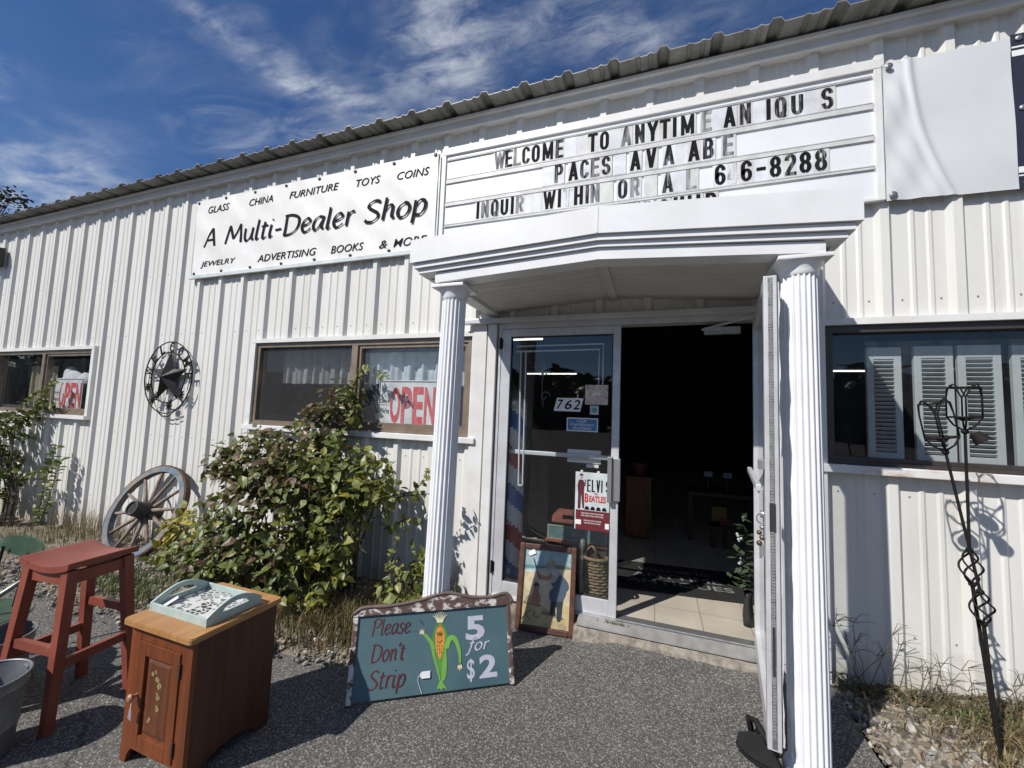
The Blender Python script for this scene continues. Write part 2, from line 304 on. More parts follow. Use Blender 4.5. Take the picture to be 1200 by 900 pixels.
def ribbon(mb, pts, wf, z, mi=None):
    n = len(pts); vs = []
    for i, p in enumerate(pts):
        a, b = pts[max(0, i - 1)], pts[min(n - 1, i + 1)]; dx_, dy_ = b[0] - a[0], b[1] - a[1]; l = math.hypot(dx_, dy_) or 1; nx, ny = -dy_ / l, dx_ / l
        w = wf(i / (n - 1), math.atan2(dy_, dx_)) / 2; vs += [(p[0] + nx * w, p[1] + ny * w, z), (p[0] - nx * w, p[1] - ny * w, z)]
    mb.add(vs, [(2 * i, 2 * i + 1, 2 * i + 3, 2 * i + 2) for i in range(n - 1)], mi)
def pen_text(mb, s, x0, y0, xh, z, thick=.22, thin=.07, nib=R(35), shear=0., sx=1., mi=None, x1=None):
    tot = sum(GL[c][0] for c in s)
    if x1 is not None: sx = (x1 - x0) / (tot * xh)
    cx = 0; k = 0
    for c in s:
        w, st = GL[c]
        for q in st:
            pts = [(x0 + (cx + px + py * shear) * xh * sx, y0 + py * xh) for px, py in catmull(q)]
            ribbon(mb, pts, lambda t, a: xh * (thin + (thick - thin) * abs(math.sin(a - nib))), z + k * .00025, mi); k += 1
        cx += w

# condensed block letters: strokes of constant weight in a unit box (x 0..1, y 0..1)
def _arc(cx, cy, rx, ry, a0, a1, n=7): return [(cx + rx * math.cos(R(lerp_(a0, a1, i / n))), cy + ry * math.sin(R(lerp_(a0, a1, i / n)))) for i in range(n + 1)]
def lerp_(a, b, t): return a + (b - a) * t
_O = _arc(.5, .74, .5, .26, 0, 180) + _arc(.5, .26, .5, .26, 180, 360) + [(1, .74)]
BLK = {
 'I': [[(.5, 0), (.5, 1)]], 'L': [[(0, 1), (0, 0)], [(0, 0), (1, 0)]], 'E': [[(0, 1), (0, 0)], [(0, 0), (1, 0)], [(0, 1), (1, 1)], [(0, .52), (.85, .52)]],
 'T': [[(.5, 0), (.5, 1)], [(-.12, 1), (1.12, 1)]], 'H': [[(0, 0), (0, 1)], [(1, 0), (1, 1)], [(0, .5), (1, .5)]], 'N': [[(0, 0), (0, 1)], [(1, 0), (1, 1)], [(.06, .95), (.94, .05)]],
 'M': [[(0, 0), (0, 1)], [(1, 0), (1, 1)], [(.05, .97), (.5, .1)], [(.95, .97), (.5, .1)]], 'W': [[(-.02, 1), (.25, 0)], [(.25, 0), (.5, .95)], [(.5, .95), (.75, 0)], [(.75, 0), (1.02, 1)]],
 'A': [[(-.05, 0), (.46, 1)], [(1.05, 0), (.54, 1)], [(.2, .25), (.8, .25)]], 'V': [[(-.02, 1), (.47, 0)], [(1.02, 1), (.53, 0)]], 'Y': [[(.5, 0), (.5, .45)], [(-.05, 1), (.5, .42)], [(1.05, 1), (.5, .42)]],
 'O': [_O], 'Q': [_O, [(.6, .25), (1.08, -.08)]], 'U': [[(0, 1)] + _arc(.5, .26, .5, .26, 180, 360) + [(1, 1)]], 'C': [_arc(.5, .74, .5, .26, 0, 180) + _arc(.5, .26, .5, .26, 180, 360)],
 'S': [_arc(.5, .75, .5, .25, 0, 250) + [(.5, .52)] + _arc(.5, .26, .5, .26, 70, -180)], 'P': [[(0, 0), (0, 1)], [(0, 1)] + _arc(.62, .74, .38, .26, 90, -90) + [(0, .48)]],
 'B': [[(0, 0), (0, 1)], [(0, 1)] + _arc(.58, .76, .36, .24, 90, -90) + [(0, .52)], [(0, .52)] + _arc(.62, .26, .38, .26, 90, -90) + [(0, 0)]],
 'R': [[(0, 0), (0, 1)], [(0, 1)] + _arc(.62, .76, .38, .24, 90, -90) + [(0, .52)], [(.5, .5), (1.0, 0)]],
 '6': [_arc(.5, .74, .5, .26, 0, 180) + _arc(.5, .27, .5, .27, 180, 360) + _arc(.5, .30, .5, .26, 0, 180)], '8': [_arc(.5, .76, .45, .24, -90, 270, 12), _arc(.5, .26, .5, .26, -90, 270, 12)],
 '4': [[(.78, 0), (.78, 1)], [(.78, 1), (-.05, .28)], [(-.05, .25), (1.1, .25)]], '2': [_arc(.5, .74, .5, .26, 180, -25) + [(.02, .03)], [(0, 0), (1.03, 0)]], '-': [[(0, .45), (1, .45)]],
}
def block_letter(mb, ch, x0, x1, y0, y1, z, wt, mi=None):
    h = wt / 2; ax, bx, ay, by = x0 + h, x1 - h, y0 + h * .85, y1 - h * .85
    for k, st in enumerate(BLK[ch]):
        p = [(lerp_(ax, bx, q[0]), lerp_(ay, by, q[1])) for q in st]
        if len(p) == 2:
            d = Vector((p[1][0] - p[0][0], p[1][1] - p[0][1])); d.normalize(); e = h * .85 * (abs(d.x) > .99 or abs(d.y) > .99); dg = not (abs(d.x) > .99 or abs(d.y) > .99)
            p = [(p[0][0] - d.x * e, p[0][1] - d.y * e), (p[1][0] + d.x * e, p[1][1] + d.y * e)]
            if dg and ch in 'AVWMYN': # square off slanted ends on the baseline / cap line
                w = h / abs(d.y) if abs(d.y) > .2 else h
                q0, q1 = p; ex = h * .85 / abs(d.y); q0 = (q0[0] - d.x * ex, q0[1] - d.y * ex); q1 = (q1[0] + d.x * ex, q1[1] + d.y * ex)
                mb.add([(q0[0] - w, q0[1], z + k * .0002), (q0[0] + w, q0[1], z + k * .0002), (q1[0] + w, q1[1], z + k * .0002), (q1[0] - w, q1[1], z + k * .0002)], [(0, 1, 2, 3)], mi); continue
        ribbon(mb, p, lambda t, a: wt * (1 - .15 * abs(math.cos(a))), z + k * .0002, mi)
# ------------------------------------------------------------------ ground, asphalt, gravel beds
rnd = random.Random(7)
def lerp(a, b, t): return a + (b - a) * t
EDGE = [(-60, -1.6), (-16, -1.3), (-9, -1.2), (-4.7, -1.2), (-3.6, -1.12), (-2.6, -1.06), (-2.0, -1.0), (-1.55, -.85), (-1.42, -.5), (-1.36, -.16), (-1.33, -.02), (.93, -.02), (.96, -.12), (.97, -.62), (1.1, -.95), (1.5, -1.5), (2.4, -2.1), (5, -2.4), (60, -2.6)]
def edge_y(x):
    for (a, ya), (b, yb) in zip(EDGE, EDGE[1:]):
        if a <= x <= b: return lerp(ya, yb, (x - a) / (b - a)) if b > a else ya
    return -1.6
def h2(x, y):
    return .5 * math.sin(x * 2.1 + 1.3 * math.sin(y * 1.7)) + .5 * math.sin(y * 2.9 + 1.1 * math.sin(x * 1.3 + 2))
def bed_z(x, y):
    e = edge_y(x); t = max(0, min(1, (y - e) / .35))
    base = .012 + .02 * t + .018 * t * h2(x * 2.3, y * 2.3)
    if x > .9: base += .05 * t * max(0, min(1, (x - .95) / .7))
    if x < -3.2: base -= .030 * t * min(4.5, -3.2 - x)
    return base
ASPH = mat('old_asphalt', (.105, .101, .095), .93, 0, 0, 1.6, (.070, .068, .065), bump=1., bs=120, spec=.25)
add_layer(ASPH, (.20, .19, .175), .9, .50, .72, (1, 1, 1), 9, .55)
def aggregate(m, scale, amount, lo, hi, power):
    """stone chips set in the binder: one tone per chip"""
    N, L, b = nodes(m); lk = b.inputs['Base Color'].links[0].from_socket
    co = N.new('ShaderNodeTexCoord'); v = N.new('ShaderNodeTexVoronoi'); v.inputs['Scale'].default_value = scale; v.inputs['Randomness'].default_value = 1; L.new(co.outputs['Object'], v.inputs['Vector'])
    sc_ = N.new('ShaderNodeSeparateColor'); L.new(v.outputs['Color'], sc_.inputs[0]); pw = N.new('ShaderNodeMath'); pw.operation = 'POWER'; L.new(sc_.outputs[0], pw.inputs[0]); pw.inputs[1].default_value = power
    cr_ = N.new('ShaderNodeMix'); cr_.data_type = 'RGBA'; L.new(pw.outputs[0], cr_.inputs[0]); cr_.inputs[6].default_value = (*lo, 1); cr_.inputs[7].default_value = (*hi, 1)
    r = N.new('ShaderNodeMapRange'); r.inputs[1].default_value = .62; r.inputs[2].default_value = .40; r.inputs[4].default_value = amount; L.new(v.outputs['Distance'], r.inputs[0])
    x = N.new('ShaderNodeMix'); x.data_type = 'RGBA'; L.new(r.outputs[0], x.inputs[0]); L.new(lk, x.inputs[6]); L.new(cr_.outputs[2], x.inputs[7]); L.new(x.outputs[2], b.inputs['Base Color'])
aggregate(ASPH, 150, .8, (.06, .058, .054), (.46, .44, .40), 2.5)
aggregate(ASPH, 110, .35, (.035, .034, .033), (.40, .38, .34), 3.5)
add_layer(ASPH, (.020, .020, .021), 60, .57, .68, (1, 1, 1), 4, .7)
add_layer(ASPH, (.055, .053, .052), 1.3, .60, .70, (1, 1, 1), 5, .35)
def crackle(m):
    N, L, b = nodes(m); lk = b.inputs['Base Color'].links[0].from_socket
    co = N.new('ShaderNodeTexCoord'); n = N.new('ShaderNodeTexNoise'); n.inputs['Scale'].default_value = 1.6; n.inputs['Detail'].default_value = 6; L.new(co.outputs['Object'], n.inputs['Vector'])
    mxv = N.new('ShaderNodeMix'); mxv.data_type = 'RGBA'; mxv.inputs[0].default_value = .28; L.new(co.outputs['Object'], mxv.inputs[6]); L.new(n.outputs[1], mxv.inputs[7])
    v = N.new('ShaderNodeTexVoronoi'); v.feature = 'DISTANCE_TO_EDGE'; v.inputs['Scale'].default_value = .33; L.new(mxv.outputs[2], v.inputs['Vector'])
    r = N.new('ShaderNodeMapRange'); r.inputs[1].default_value = .0; r.inputs[2].default_value = .0022; r.inputs[3].default_value = .6; r.inputs[4].default_value = 0; L.new(v.outputs[0], r.inputs[0])
    x = N.new('ShaderNodeMix'); x.data_type = 'RGBA'; L.new(r.outputs[0], x.inputs[0]); L.new(lk, x.inputs[6]); x.inputs[7].default_value = (.022, .021, .02, 1); L.new(x.outputs[2], b.inputs['Base Color'])
crackle(ASPH)
DIRT = mat('sandy_dirt', (.21, .18, .14), .95, 0, 0, 9, (.12, .10, .075), bump=1., bs=60, spec=.2)
add_layer(DIRT, (.33, .30, .26), 55, .55, .68, detail=3, amount=.9)

g = MB(); g.quad((-700, -700, -.3), (700, -700, -.3), (700, 700, -.3), (-700, 700, -.3))
GR = mat('dry_ground', (.20, .18, .13), .95, 0, .2, .4)
tag(g.build('ground', GR), 'dry open ground reaching to the horizon', 'ground', kind='structure')
a = MB(); xs = sorted(set([e[0] for e in EDGE] + [-5 + i * .1 for i in range(80)]))
ed = [(x, edge_y(x) + (.035 * h2(x * 5, 3) + .02 * h2(x * 17, 1) if (x < -1.5 or x > 1) else 0)) for x in xs]
for (x0, y0), (x1, y1) in zip(ed, ed[1:]):
    a.quad((x0, -60, 0), (x1, -60, 0), (x1, y1, 0), (x0, y0, 0)); a.quad((x0, y0, 0), (x1, y1, 0), (x1, y1, -.1), (x0, y0, -.1))
for i in range(40):                                            # the lot rises slightly to the doorstep
    x0, x1 = lerp(-.50, .96, i / 40), lerp(-.50, .96, (i + 1) / 40); e = lambda x: min(1, (x + .5) / .25) * .048
    for j in range(6):
        y0, y1 = lerp(-.75, -.12, j / 6), lerp(-.75, -.12, (j + 1) / 6); k = lambda y: ((y + .75) / .63) ** 1.6
        a.quad((x0, y0, .002 + e(x0) * k(y0)), (x1, y0, .002 + e(x1) * k(y0)), (x1, y1, .002 + e(x1) * k(y1)), (x0, y1, .002 + e(x0) * k(y1)))
tag(a.build('asphalt_lot', ASPH), 'worn grey asphalt car park in front of the shop', 'asphalt', kind='structure')
def bed(name, x0, x1, label):
    b = MB(); nx = int((x1 - x0) / .06); rows = 22
    for i in range(nx + 1):
        x = lerp(x0, x1, i / nx); e = edge_y(x) - .04
        for j in range(rows + 1):
            y = lerp(e, .06, (j / rows)); b.v.append((x, y, bed_z(x, y) + (.01 * h2(x * 11, y * 12)) + rnd.uniform(-.004, .004) if j else -.01))
    for i in range(nx):
        for j in range(rows): b.f.append((i * (rows + 1) + j, (i + 1) * (rows + 1) + j, (i + 1) * (rows + 1) + j + 1, i * (rows + 1) + j + 1)); b.m.append(0)
    tag(b.build(name, DIRT, smooth=True), label, 'gravel bed', kind='structure')
bed('gravel_bed', -14, -1.38, 'pebbly planting bed along the wall left of the entrance')
bed('gravel_bed', .955, 6, 'pebbly weedy bed along the wall right of the entrance')
# loose pebbles
def pebbles(name, n, area, label, seed, smin=.006, smax=.016):
    r = random.Random(seed); b = MB(); bm = bmesh.new(); bmesh.ops.create_icosphere(bm, subdivisions=1, radius=1); bv = [v.co.copy() for v in bm.verts]; bf = [[v.index for v in f.verts] for f in bm.faces]; bm.free()
    k = 0
    while k < n:
        x = r.uniform(area[0], area[1]); y = r.uniform(area[2], area[3])
        if y < edge_y(x) - .02 + .05 * r.random() ** 2 * -3 or y > -.02: continue
        s = r.uniform(smin, smax) * (1 + (r.random() > .93)); q = Quaternion((r.random(), r.random(), r.random()), r.random() * 6)
        sc = Vector((r.uniform(.8, 1.5), r.uniform(.7, 1.1), r.uniform(.45, .8)))
        c = Vector((x, y, max(0, bed_z(x, y)) + s * .2)); vs = [c + q @ Vector((p.x * sc.x * s * r.uniform(.85, 1.1), p.y * sc.y * s, p.z * sc.z * s)) for p in bv]
        b.add(vs, bf, r.choice((0, 0, 1, 1, 2, 2, 2, 0, 1, 3))); k += 1
    tag(b.build(name, [mat('pebble_grey', (.27, .25, .22), .9), mat('pebble_tan', (.30, .25, .185), .9), mat('pebble_dark', (.10, .088, .075), .9), mat('pebble_white', (.46, .43, .39), .85)], fix=False), label, 'pebbles', kind='stuff')
pebbles('loose_pebbles', 6500, (-5.6, -1.4, -1.3, -.02), 'grey and tan pebbles covering the bed around the shrub', 3)
pebbles('loose_pebbles', 4800, (.96, 2.4, -1.6, -.02), 'grey and tan pebbles covering the bed by the right window', 4, .007, .016)

# ------------------------------------------------------------------ the shop building
B0 = thing('shop_building', (0, 0, 0), 'long low white shop building clad in ribbed steel sheets', 'building')
OPEN = [(-9.05, -6.70, 1.29, 2.13), (-3.87, -1.43, 1.31, 2.135), (-1.2, .655, .0, 2.235), (.975, 3.4, 1.285, 2.13)]
prof = []
for k in range(-22, 43):
    X = -9.25 + .3414 * k
    prof += [(X - .085, 0), (X - .060, -.031), (X - .018, -.031), (X + .006, 0), (X + .083, 0), (X + .094, -.0065), (X + .108, -.0065), (X + .119, 0), (X + .166, 0), (X + .177, -.0065), (X + .191, -.0065), (X + .202, 0)]
def py_at(x):
    for (a_, ya), (b_, yb) in zip(prof, prof[1:]):
        if a_ <= x <= b_: return lerp(ya, yb, (x - a_) / (b_ - a_))
    return 0
pts = sorted(set(prof + [(x, py_at(x)) for o in OPEN for x in o[:2]]))
zs = sorted(set([-.2, 3.99] + [z for o in OPEN for z in o[2:]] + [.4, .8, 2.6, 3.3]))
w = MB()
for (xa, ya), (xb, yb) in zip(pts, pts[1:]):
    for za, zb in zip(zs, zs[1:]):
        xm, zm = (xa + xb) / 2, (za + zb) / 2
        if any(o[0] < xm < o[1] and o[2] < zm < o[3] for o in OPEN): continue
        w.quad((xa, ya, za), (xb, yb, za), (xb, yb, zb), (xa, ya, zb))
w.build('wall', WALL, B0, fix=False)
# sheet screws in rows
sc = MB()
for k in range(-6, 34):
    X = -9.25 + .3414 * k
    for z in (.34, 1.12, 2.28, 3.0):
        for dxs in (.045, .225):
            x = X + dxs
            if any(o[0] - .08 < x < o[1] + .08 and o[2] - .08 < z < o[3] + .08 for o in OPEN) or rnd.random() < .2: continue
            sc.box(x - .0038, x + .0038, -.004, 0, z - .0038, z + .0038)
o = sc.build('sheet_screws', mat('rusty_screw', (.30, .25, .2), .6), B0); o['kind'] = 'stuff'
# dark closing behind the ribs, room shell, floor
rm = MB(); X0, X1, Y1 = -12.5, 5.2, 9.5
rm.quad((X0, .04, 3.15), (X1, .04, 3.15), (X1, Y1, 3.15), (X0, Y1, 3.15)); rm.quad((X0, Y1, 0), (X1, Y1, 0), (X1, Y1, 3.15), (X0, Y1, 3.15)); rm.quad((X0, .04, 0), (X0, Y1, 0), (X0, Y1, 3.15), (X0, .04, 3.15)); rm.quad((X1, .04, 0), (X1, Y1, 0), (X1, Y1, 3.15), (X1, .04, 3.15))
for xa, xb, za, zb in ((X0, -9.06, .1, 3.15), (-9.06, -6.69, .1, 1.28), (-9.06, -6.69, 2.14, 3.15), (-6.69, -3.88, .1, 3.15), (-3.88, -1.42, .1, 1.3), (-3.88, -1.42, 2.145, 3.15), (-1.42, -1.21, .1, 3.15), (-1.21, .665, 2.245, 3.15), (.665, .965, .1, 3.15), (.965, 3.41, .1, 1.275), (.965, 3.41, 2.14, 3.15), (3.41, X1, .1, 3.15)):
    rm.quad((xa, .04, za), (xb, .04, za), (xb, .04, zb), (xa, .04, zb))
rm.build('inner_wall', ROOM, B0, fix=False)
f = MB(); f.quad((X0, .01, .135), (X1, .01, .135), (X1, Y1, .135), (X0, Y1, .135)); f.quad((-1.2, -.06, .135), (.655, -.06, .135), (.655, .01, .135), (-1.2, .01, .135)); f.build('shop_floor', TILE, B0, fix=False)
# roof
rf = MB(); rp = []
for k in range(-22, 44):
    X = -9.25 + .3414 * k + .05
    rp += [(X - .042, 0), (X - .022, .036), (X + .022, .036), (X + .042, 0), (X + .15, 0), (X + .16, .01), (X + .18, .01), (X + .19, 0), (X + .235, 0), (X + .245, .01), (X + .262, .01), (X + .27, 0)]
for (xa, za), (xb, zb) in zip(rp, rp[1:]):
    ja, jb = .003 * math.sin(xa * 37), .003 * math.sin(xb * 37); e0, e1 = -.215 + ja, -.215 + jb
    rf.quad((xa, e0, 4.075 + za), (xb, e1, 4.075 + zb), (xb, 5, 4.45 + zb), (xa, 5, 4.45 + za))
    rf.quad((xa, e0, 4.068 + za), (xb, e1, 4.068 + zb), (xb, e1, 4.075 + zb), (xa, e0, 4.075 + za))
    rf.quad((xb, 5, 4.443 + zb), (xa, 5, 4.443 + za), (xa, e0, 4.068 + za), (xb, e1, 4.068 + zb))
rf.build('roof', ROOF, B0, fix=False)
t = MB(); t.box(-17, 5.3, -.052, .02, 3.965, 4.055); t.box(-17, 5.3, -.07, -.052, 3.957, 3.972); t.box(-17, 5.3, -.085, -.052, 4.03, 4.055)
for x in (-13.2, -10.1, -7.0, -3.9, -.8, 2.3): t.box(x, x + .012, -.056, -.052, 3.974, 4.03)
t.build('eave_trim', TRIM, B0)

def window(x0, x1, z0, z1, fm, mull, panes, name='window', tr=.055, sillm=None):
    s = MB()                                              # white surround
    s.box(x0 - tr, x1 + tr, -.048, .0, z1, z1 + .04); s.box(x0 - tr, x0, -.046, .0, z0, z1); s.box(x1, x1 + tr, -.046, .0, z0, z1)
    wo = s.build('window', TRIM, B0)
    q = MB(); q.bev(x0 - tr - .01, x1 + tr + .01, -.075, .0, z0 - .05, z0 - .002, .005); q.build('sill', sillm or TRIM, wo)
    fr = MB(); d0, d1 = -.022, .05; wd = .045
    fr.box(x0, x1, d0, d1, z1 - wd, z1); fr.box(x0, x1, d0, d1, z0, z0 + wd); fr.box(x0, x0 + wd, d0, d1, z0 + wd, z1 - wd); fr.box(x1 - wd, x1, d0, d1, z0 + wd, z1 - wd)
    fr.box(x0 + .002, x1 - .002, d0 - .012, d0, z0 + .002, z0 + .02)
    if mull: fr.box(mull - .03, mull + .035, d0 - .006, d1, z0 + wd, z1 - wd)
    # sliding sash on one side
    if mull:
        a_, b_ = mull + .035, x1 - wd
        for c in ((a_, b_, z1 - wd - .03, z1 - wd), (a_, b_, z0 + wd, z0 + wd + .035), (a_, a_ + .03, z0 + wd + .035, z1 - wd - .03), (b_ - .03, b_, z0 + wd + .035, z1 - wd - .03)): fr.box(c[0], c[1], d0 + .012, d1 - .01, c[2], c[3])
    fr.build('frame', fm, wo)
    ed_ = [x0 + wd] + ([mull] if mull else []) + [x1 - wd]
    for i, gm in enumerate(panes):
        p = MB(); p.quad((ed_[i], .022, z0 + wd), (ed_[i + 1], .022, z0 + wd), (ed_[i + 1], .022, z1 - wd), (ed_[i], .022, z1 - wd)); p.build('pane', gm, wo, fix=False)
    return wo
RSILL = mat('rust_stained_sill', (.70, .70, .69), .45, 0, 0, 5, (.60, .58, .55)); add_layer(RSILL, (.36, .20, .09), 4.5, .50, .66, (.7, 1, 2), 8, .85)
window(-9.05, -6.70, 1.29, 2.13, BRONZE, -7.82, [WGLASS, WGLASS])
mw = window(-3.87, -1.43, 1.31, 2.135, BRONZE, -2.63, [WGLASS, DUST_HAZE])
window(.975, 3.4, 1.285, 2.13, DBRONZE, None, [WGLASS], tr=.05, sillm=RSILL)
def screen_mat():
    m = bpy.data.materials.new('insect_screen_mesh'); m.use_nodes = True; t = m.node_tree; N = t.nodes; L = t.links; N.clear()
    o = N.new('ShaderNodeOutputMaterial'); a_ = N.new('ShaderNodeBsdfTransparent'); b_ = N.new('ShaderNodeBsdfDiffuse'); b_.inputs[0].default_value = (.07, .07, .072, 1)
    co = N.new('ShaderNodeTexCoord'); wv = N.new('ShaderNodeTexNoise'); mp = N.new('ShaderNodeMapping'); mp.inputs['Scale'].default_value = (4, 1, 90); L.new(co.outputs['Object'], mp.inputs[0]); L.new(mp.outputs[0], wv.inputs[0]); wv.inputs['Scale'].default_value = 1.5
    r = N.new('ShaderNodeMapRange'); r.inputs[3].default_value = .26; r.inputs[4].default_value = .50; L.new(wv.outputs[0], r.inputs[0])
    ms = N.new('ShaderNodeMixShader'); L.new(r.outputs[0], ms.inputs[0]); L.new(a_.outputs[0], ms.inputs[1]); L.new(b_.outputs[0], ms.inputs[2]); L.new(ms.outputs[0], o.inputs[0]); return m
p = MB(); p.quad((-3.82, .005, 1.355), (-2.66, .005, 1.355), (-2.66, .005, 2.09), (-3.82, .005, 2.09)); p.build('insect_screen', screen_mat(), mw, fix=False)

# vertical trims beside the entrance
tv = MB(); tv.box(-1.415, -1.30, -.055, 0, -.1, 2.24); tv.box(-1.298, -1.282, -.02, 0, -.1, 2.24, 1); tv.bev(-1.28, -1.205, -.075, 0, -.1, 2.22, .006); tv.box(-1.203, -1.196, -.03, 0, -.1, 2.2, 1)
tr2 = MB(); tr2.box(.67, .76, -.055, 0, -.1, 2.24); tr2.box(.90, .968, -.06, 0, -.1, 1.24); tr2.box(.88, .898, -.05, 0, -.1, 1.24, 1)
GAP = mat('trim_gap', (.10, .10, .10), .8)
tv.build('corner_trim', [TRIM, GAP], B0); tr2.build('corner_trim', [TRIM, GAP], B0)
# storefront door frame
df = MB(); df.box(-1.195, -1.172, -.05, .05, .13, 2.235); df.box(.625, .665, -.05, .05, .13, 2.235); df.box(-1.172, .625, -.05, .05, 2.182, 2.235); df.bev(-1.5, .70, -.105, -.052, 2.222, 2.262, .006)
df.build('door_frame', ALU, B0)
th = MB(); th.bev(-1.19, .66, -.075, .03, .128, .139, .003); th.box(-1.19, .66, -.05, -.04, .139, .143); th.build('threshold', BALU, B0)
# concrete step, crumbling, with a sloped metal sill
st = MB(); n = 170; r_ = random.Random(5)
def rough(x, k): return .5 * math.sin(x * 7 + k) + .35 * math.sin(x * 19 + k * 2.3) + .25 * math.sin(x * 47 + k * 5.1) + .2 * math.sin(x * 101 + k)
PRF = [(-.178, -.03), (-.176, .02), (-.172, .045), (-.164, .066), (-.150, .080), (-.135, .0945), (.03, .0965)]
for i in range(n + 1):
    x = lerp(-.52, .70, i / n)
    for j, (y_, z_) in enumerate(PRF):
        am = (.006, .011, .011, .009, .005, .001, 0)[j]; st.v.append((x, y_ + am * rough(x, j * 1.9) + r_.uniform(-.3, .3) * am, z_ + am * .7 * rough(x + 3, j * 1.3)))
m_ = len(PRF)
for i in range(n):
    for j in range(m_ - 1): st.f.append((i * m_ + j, (i + 1) * m_ + j, (i + 1) * m_ + j + 1, i * m_ + j + 1)); st.m.append(0)
st.box(-1.2, -.52, -.06, .0, -.02, .126)
st.build('concrete_step', CONC, B0, smooth=True, fix=False)
sl_ = MB(); sl_.prism([(-.152, .097), (-.02, .097), (-.02, .137), (-.075, .137), (-.15, .106)], -.5, .66, 'yz'); sl_.build('door_sill', mat('worn_grey_sill', (.30, .29, .28), .55, .2, .15, 12), B0)

# left door leaf (closed)
LX0, LX1, DZ0, DZ1 = -1.17, -.250, .142, 2.18
d = MB(); d.bev(LX0, LX0 + .078, -.045, .005, DZ0, DZ1, .003); d.bev(LX1 - .052, LX1, -.045, .005, DZ0, DZ1, .003); d.bev(LX0 + .078, LX1 - .052, -.045, .005, DZ1 - .06, DZ1, .003); d.bev(LX0 + .078, LX1 - .052, -.045, .005, DZ0, DZ0 + .105, .003)
dl = d.build('door', ALU, B0)
gq = MB(); gq.quad((LX0 + .07, -.02, DZ0 + .1), (LX1 - .05, -.02, DZ0 + .1), (LX1 - .05, -.02, DZ1 - .055), (LX0 + .07, -.02, DZ1 - .055)); gq.build('pane', GLASS, dl, fix=False)
gs = MB()
for c in ((LX0 + .078, LX1 - .052, DZ1 - .068, DZ1 - .06), (LX0 + .078, LX1 - .052, DZ0 + .105, DZ0 + .113), (LX0 + .078, LX0 + .086, DZ0 + .113, DZ1 - .068), (LX1 - .06, LX1 - .052, DZ0 + .113, DZ1 - .068)): gs.box(c[0], c[1], -.03, -.012, c[2], c[3])
gs.build('glazing_gasket', DARKM, dl)
pb = MB(); pb.bev(LX0 + .06, LX1 - .03, .02, .045, 1.20, 1.232, .006); pb.build('push_bar', ALU, dl)
hd = MB(); hd.bev(-.322, -.292, -.088, -.045, .92, 1.235, .004); hd.bev(-.290, -.236, -.066, -.046, .93, 1.225, .004); hd.build('pull_handle', BALU, dl)
for z in (2.02, .30):
    h = MB(); h.tube([(LX0 - .006, -.056, z), (LX0 - .006, -.056, z + .09)], .009, 8); h.box(LX0 - .018, LX0 + .012, -.049, -.045, z + .01, z + .08); h.build('hinge', mat('dark_hinge', (.03, .028, .026), .5, .6), dl)
# right door leaf (swung open)
ud = Vector((-.125, -.87, 0)).normalized(); MR = frame((.607, -.045, 0), ud, (0, 0, 1))      # local x along leaf, y up, z normal
d = MB(); d.M = MR; t_ = .026
d.bev(0, .05, DZ0, DZ1, -t_, t_, .003); d.bev(.835, .90, DZ0, DZ1, -t_, t_, .003); d.bev(.05, .835, DZ1 - .06, DZ1, -t_, t_, .003); d.bev(.05, .835, DZ0, DZ0 + .105, -t_, t_, .003)
dr = d.build('door', ALU, B0); dr['label'] = 'door leaf swung wide open against the right column'
gq = MB(); gq.M = MR; gq.quad((.045, DZ0 + .1, 0), (.84, DZ0 + .1, 0), (.84, DZ1 - .055, 0), (.045, DZ1 - .055, 0)); gq.build('pane', GLASS, dr, fix=False)
e = MB(); e.M = MR
e.box(.9, .903, DZ0 + .01, DZ1 - .01, -.009, .009, 0); e.box(.9, .906, 1.04, 1.16, -.011, .011, 1); e.box(.9, .907, DZ0 + .3, DZ0 + .5, -.004, .004, 1)
for i in range(150): e.box(.9, .9045, .2 + i * .013, .207 + i * .013, -.0055, .0055, 2)
e.build('lock_edge', [mat('pitted_aluminium', (.36, .36, .35), .5, .6, .3, 40), DARKM, mat('grey_brush_seal', (.27, .26, .25), .9)], dr)
lk = MB(); lk.M = MR
lk.tube([(.855, 1.10, .026), (.855, 1.10, .042)], .016, 14); lk.bev(.83, .88, 1.0, 1.20, .026, .031, .002); lk.bev(.835, .875, 1.30, 1.345, .026, .05, .003)
lk.build('door_lock', BALU, dr)
pf = MB(); pf.M = MR; rr = random.Random(2); L_ = []
for i in range(60):
    y = lerp(DZ0 + .02, DZ1 - .03, i / 59); L_.append(((.885, y, -t_ - .002), (.892 + .002 * math.sin(i), y, -t_ - .008 - .003 * math.sin(i * .7) - rr.uniform(-.002, .002))))
for p0, p1 in zip(L_, L_[1:]): pf.quad(p0[0], p0[1], p1[1], p1[0]); pf.quad((p0[0][0] - .003, *p0[0][1:]), (p1[0][0] - .003, *p1[0][1:]), (p1[1][0] - .003, *p1[1][1:]), (p0[1][0] - .003, *p0[1][1:])); pf.quad(p0[1], (p0[1][0] - .003, *p0[1][1:]), (p1[1][0] - .003, *p1[1][1:]), p1[1])
pf.build('torn_weather_strip', mat('torn_vinyl', (.62, .62, .60), .6), dr, fix=False)
pb = MB(); pb.M = MR; pb.bev(.03, .86, 1.20, 1.232, .036, .06, .006); pb.build('push_bar', ALU, dr)
# door closer arm under the header
ca = MB(); ca.bev(.30, .52, -.02, .03, 2.10, 2.15, .006); ca.tube([(.42, -.02, 2.125), (.28, -.10, 2.115), (.585, -.32, 2.155)], .009, 8); ca.build('door_closer', BALU, B0)

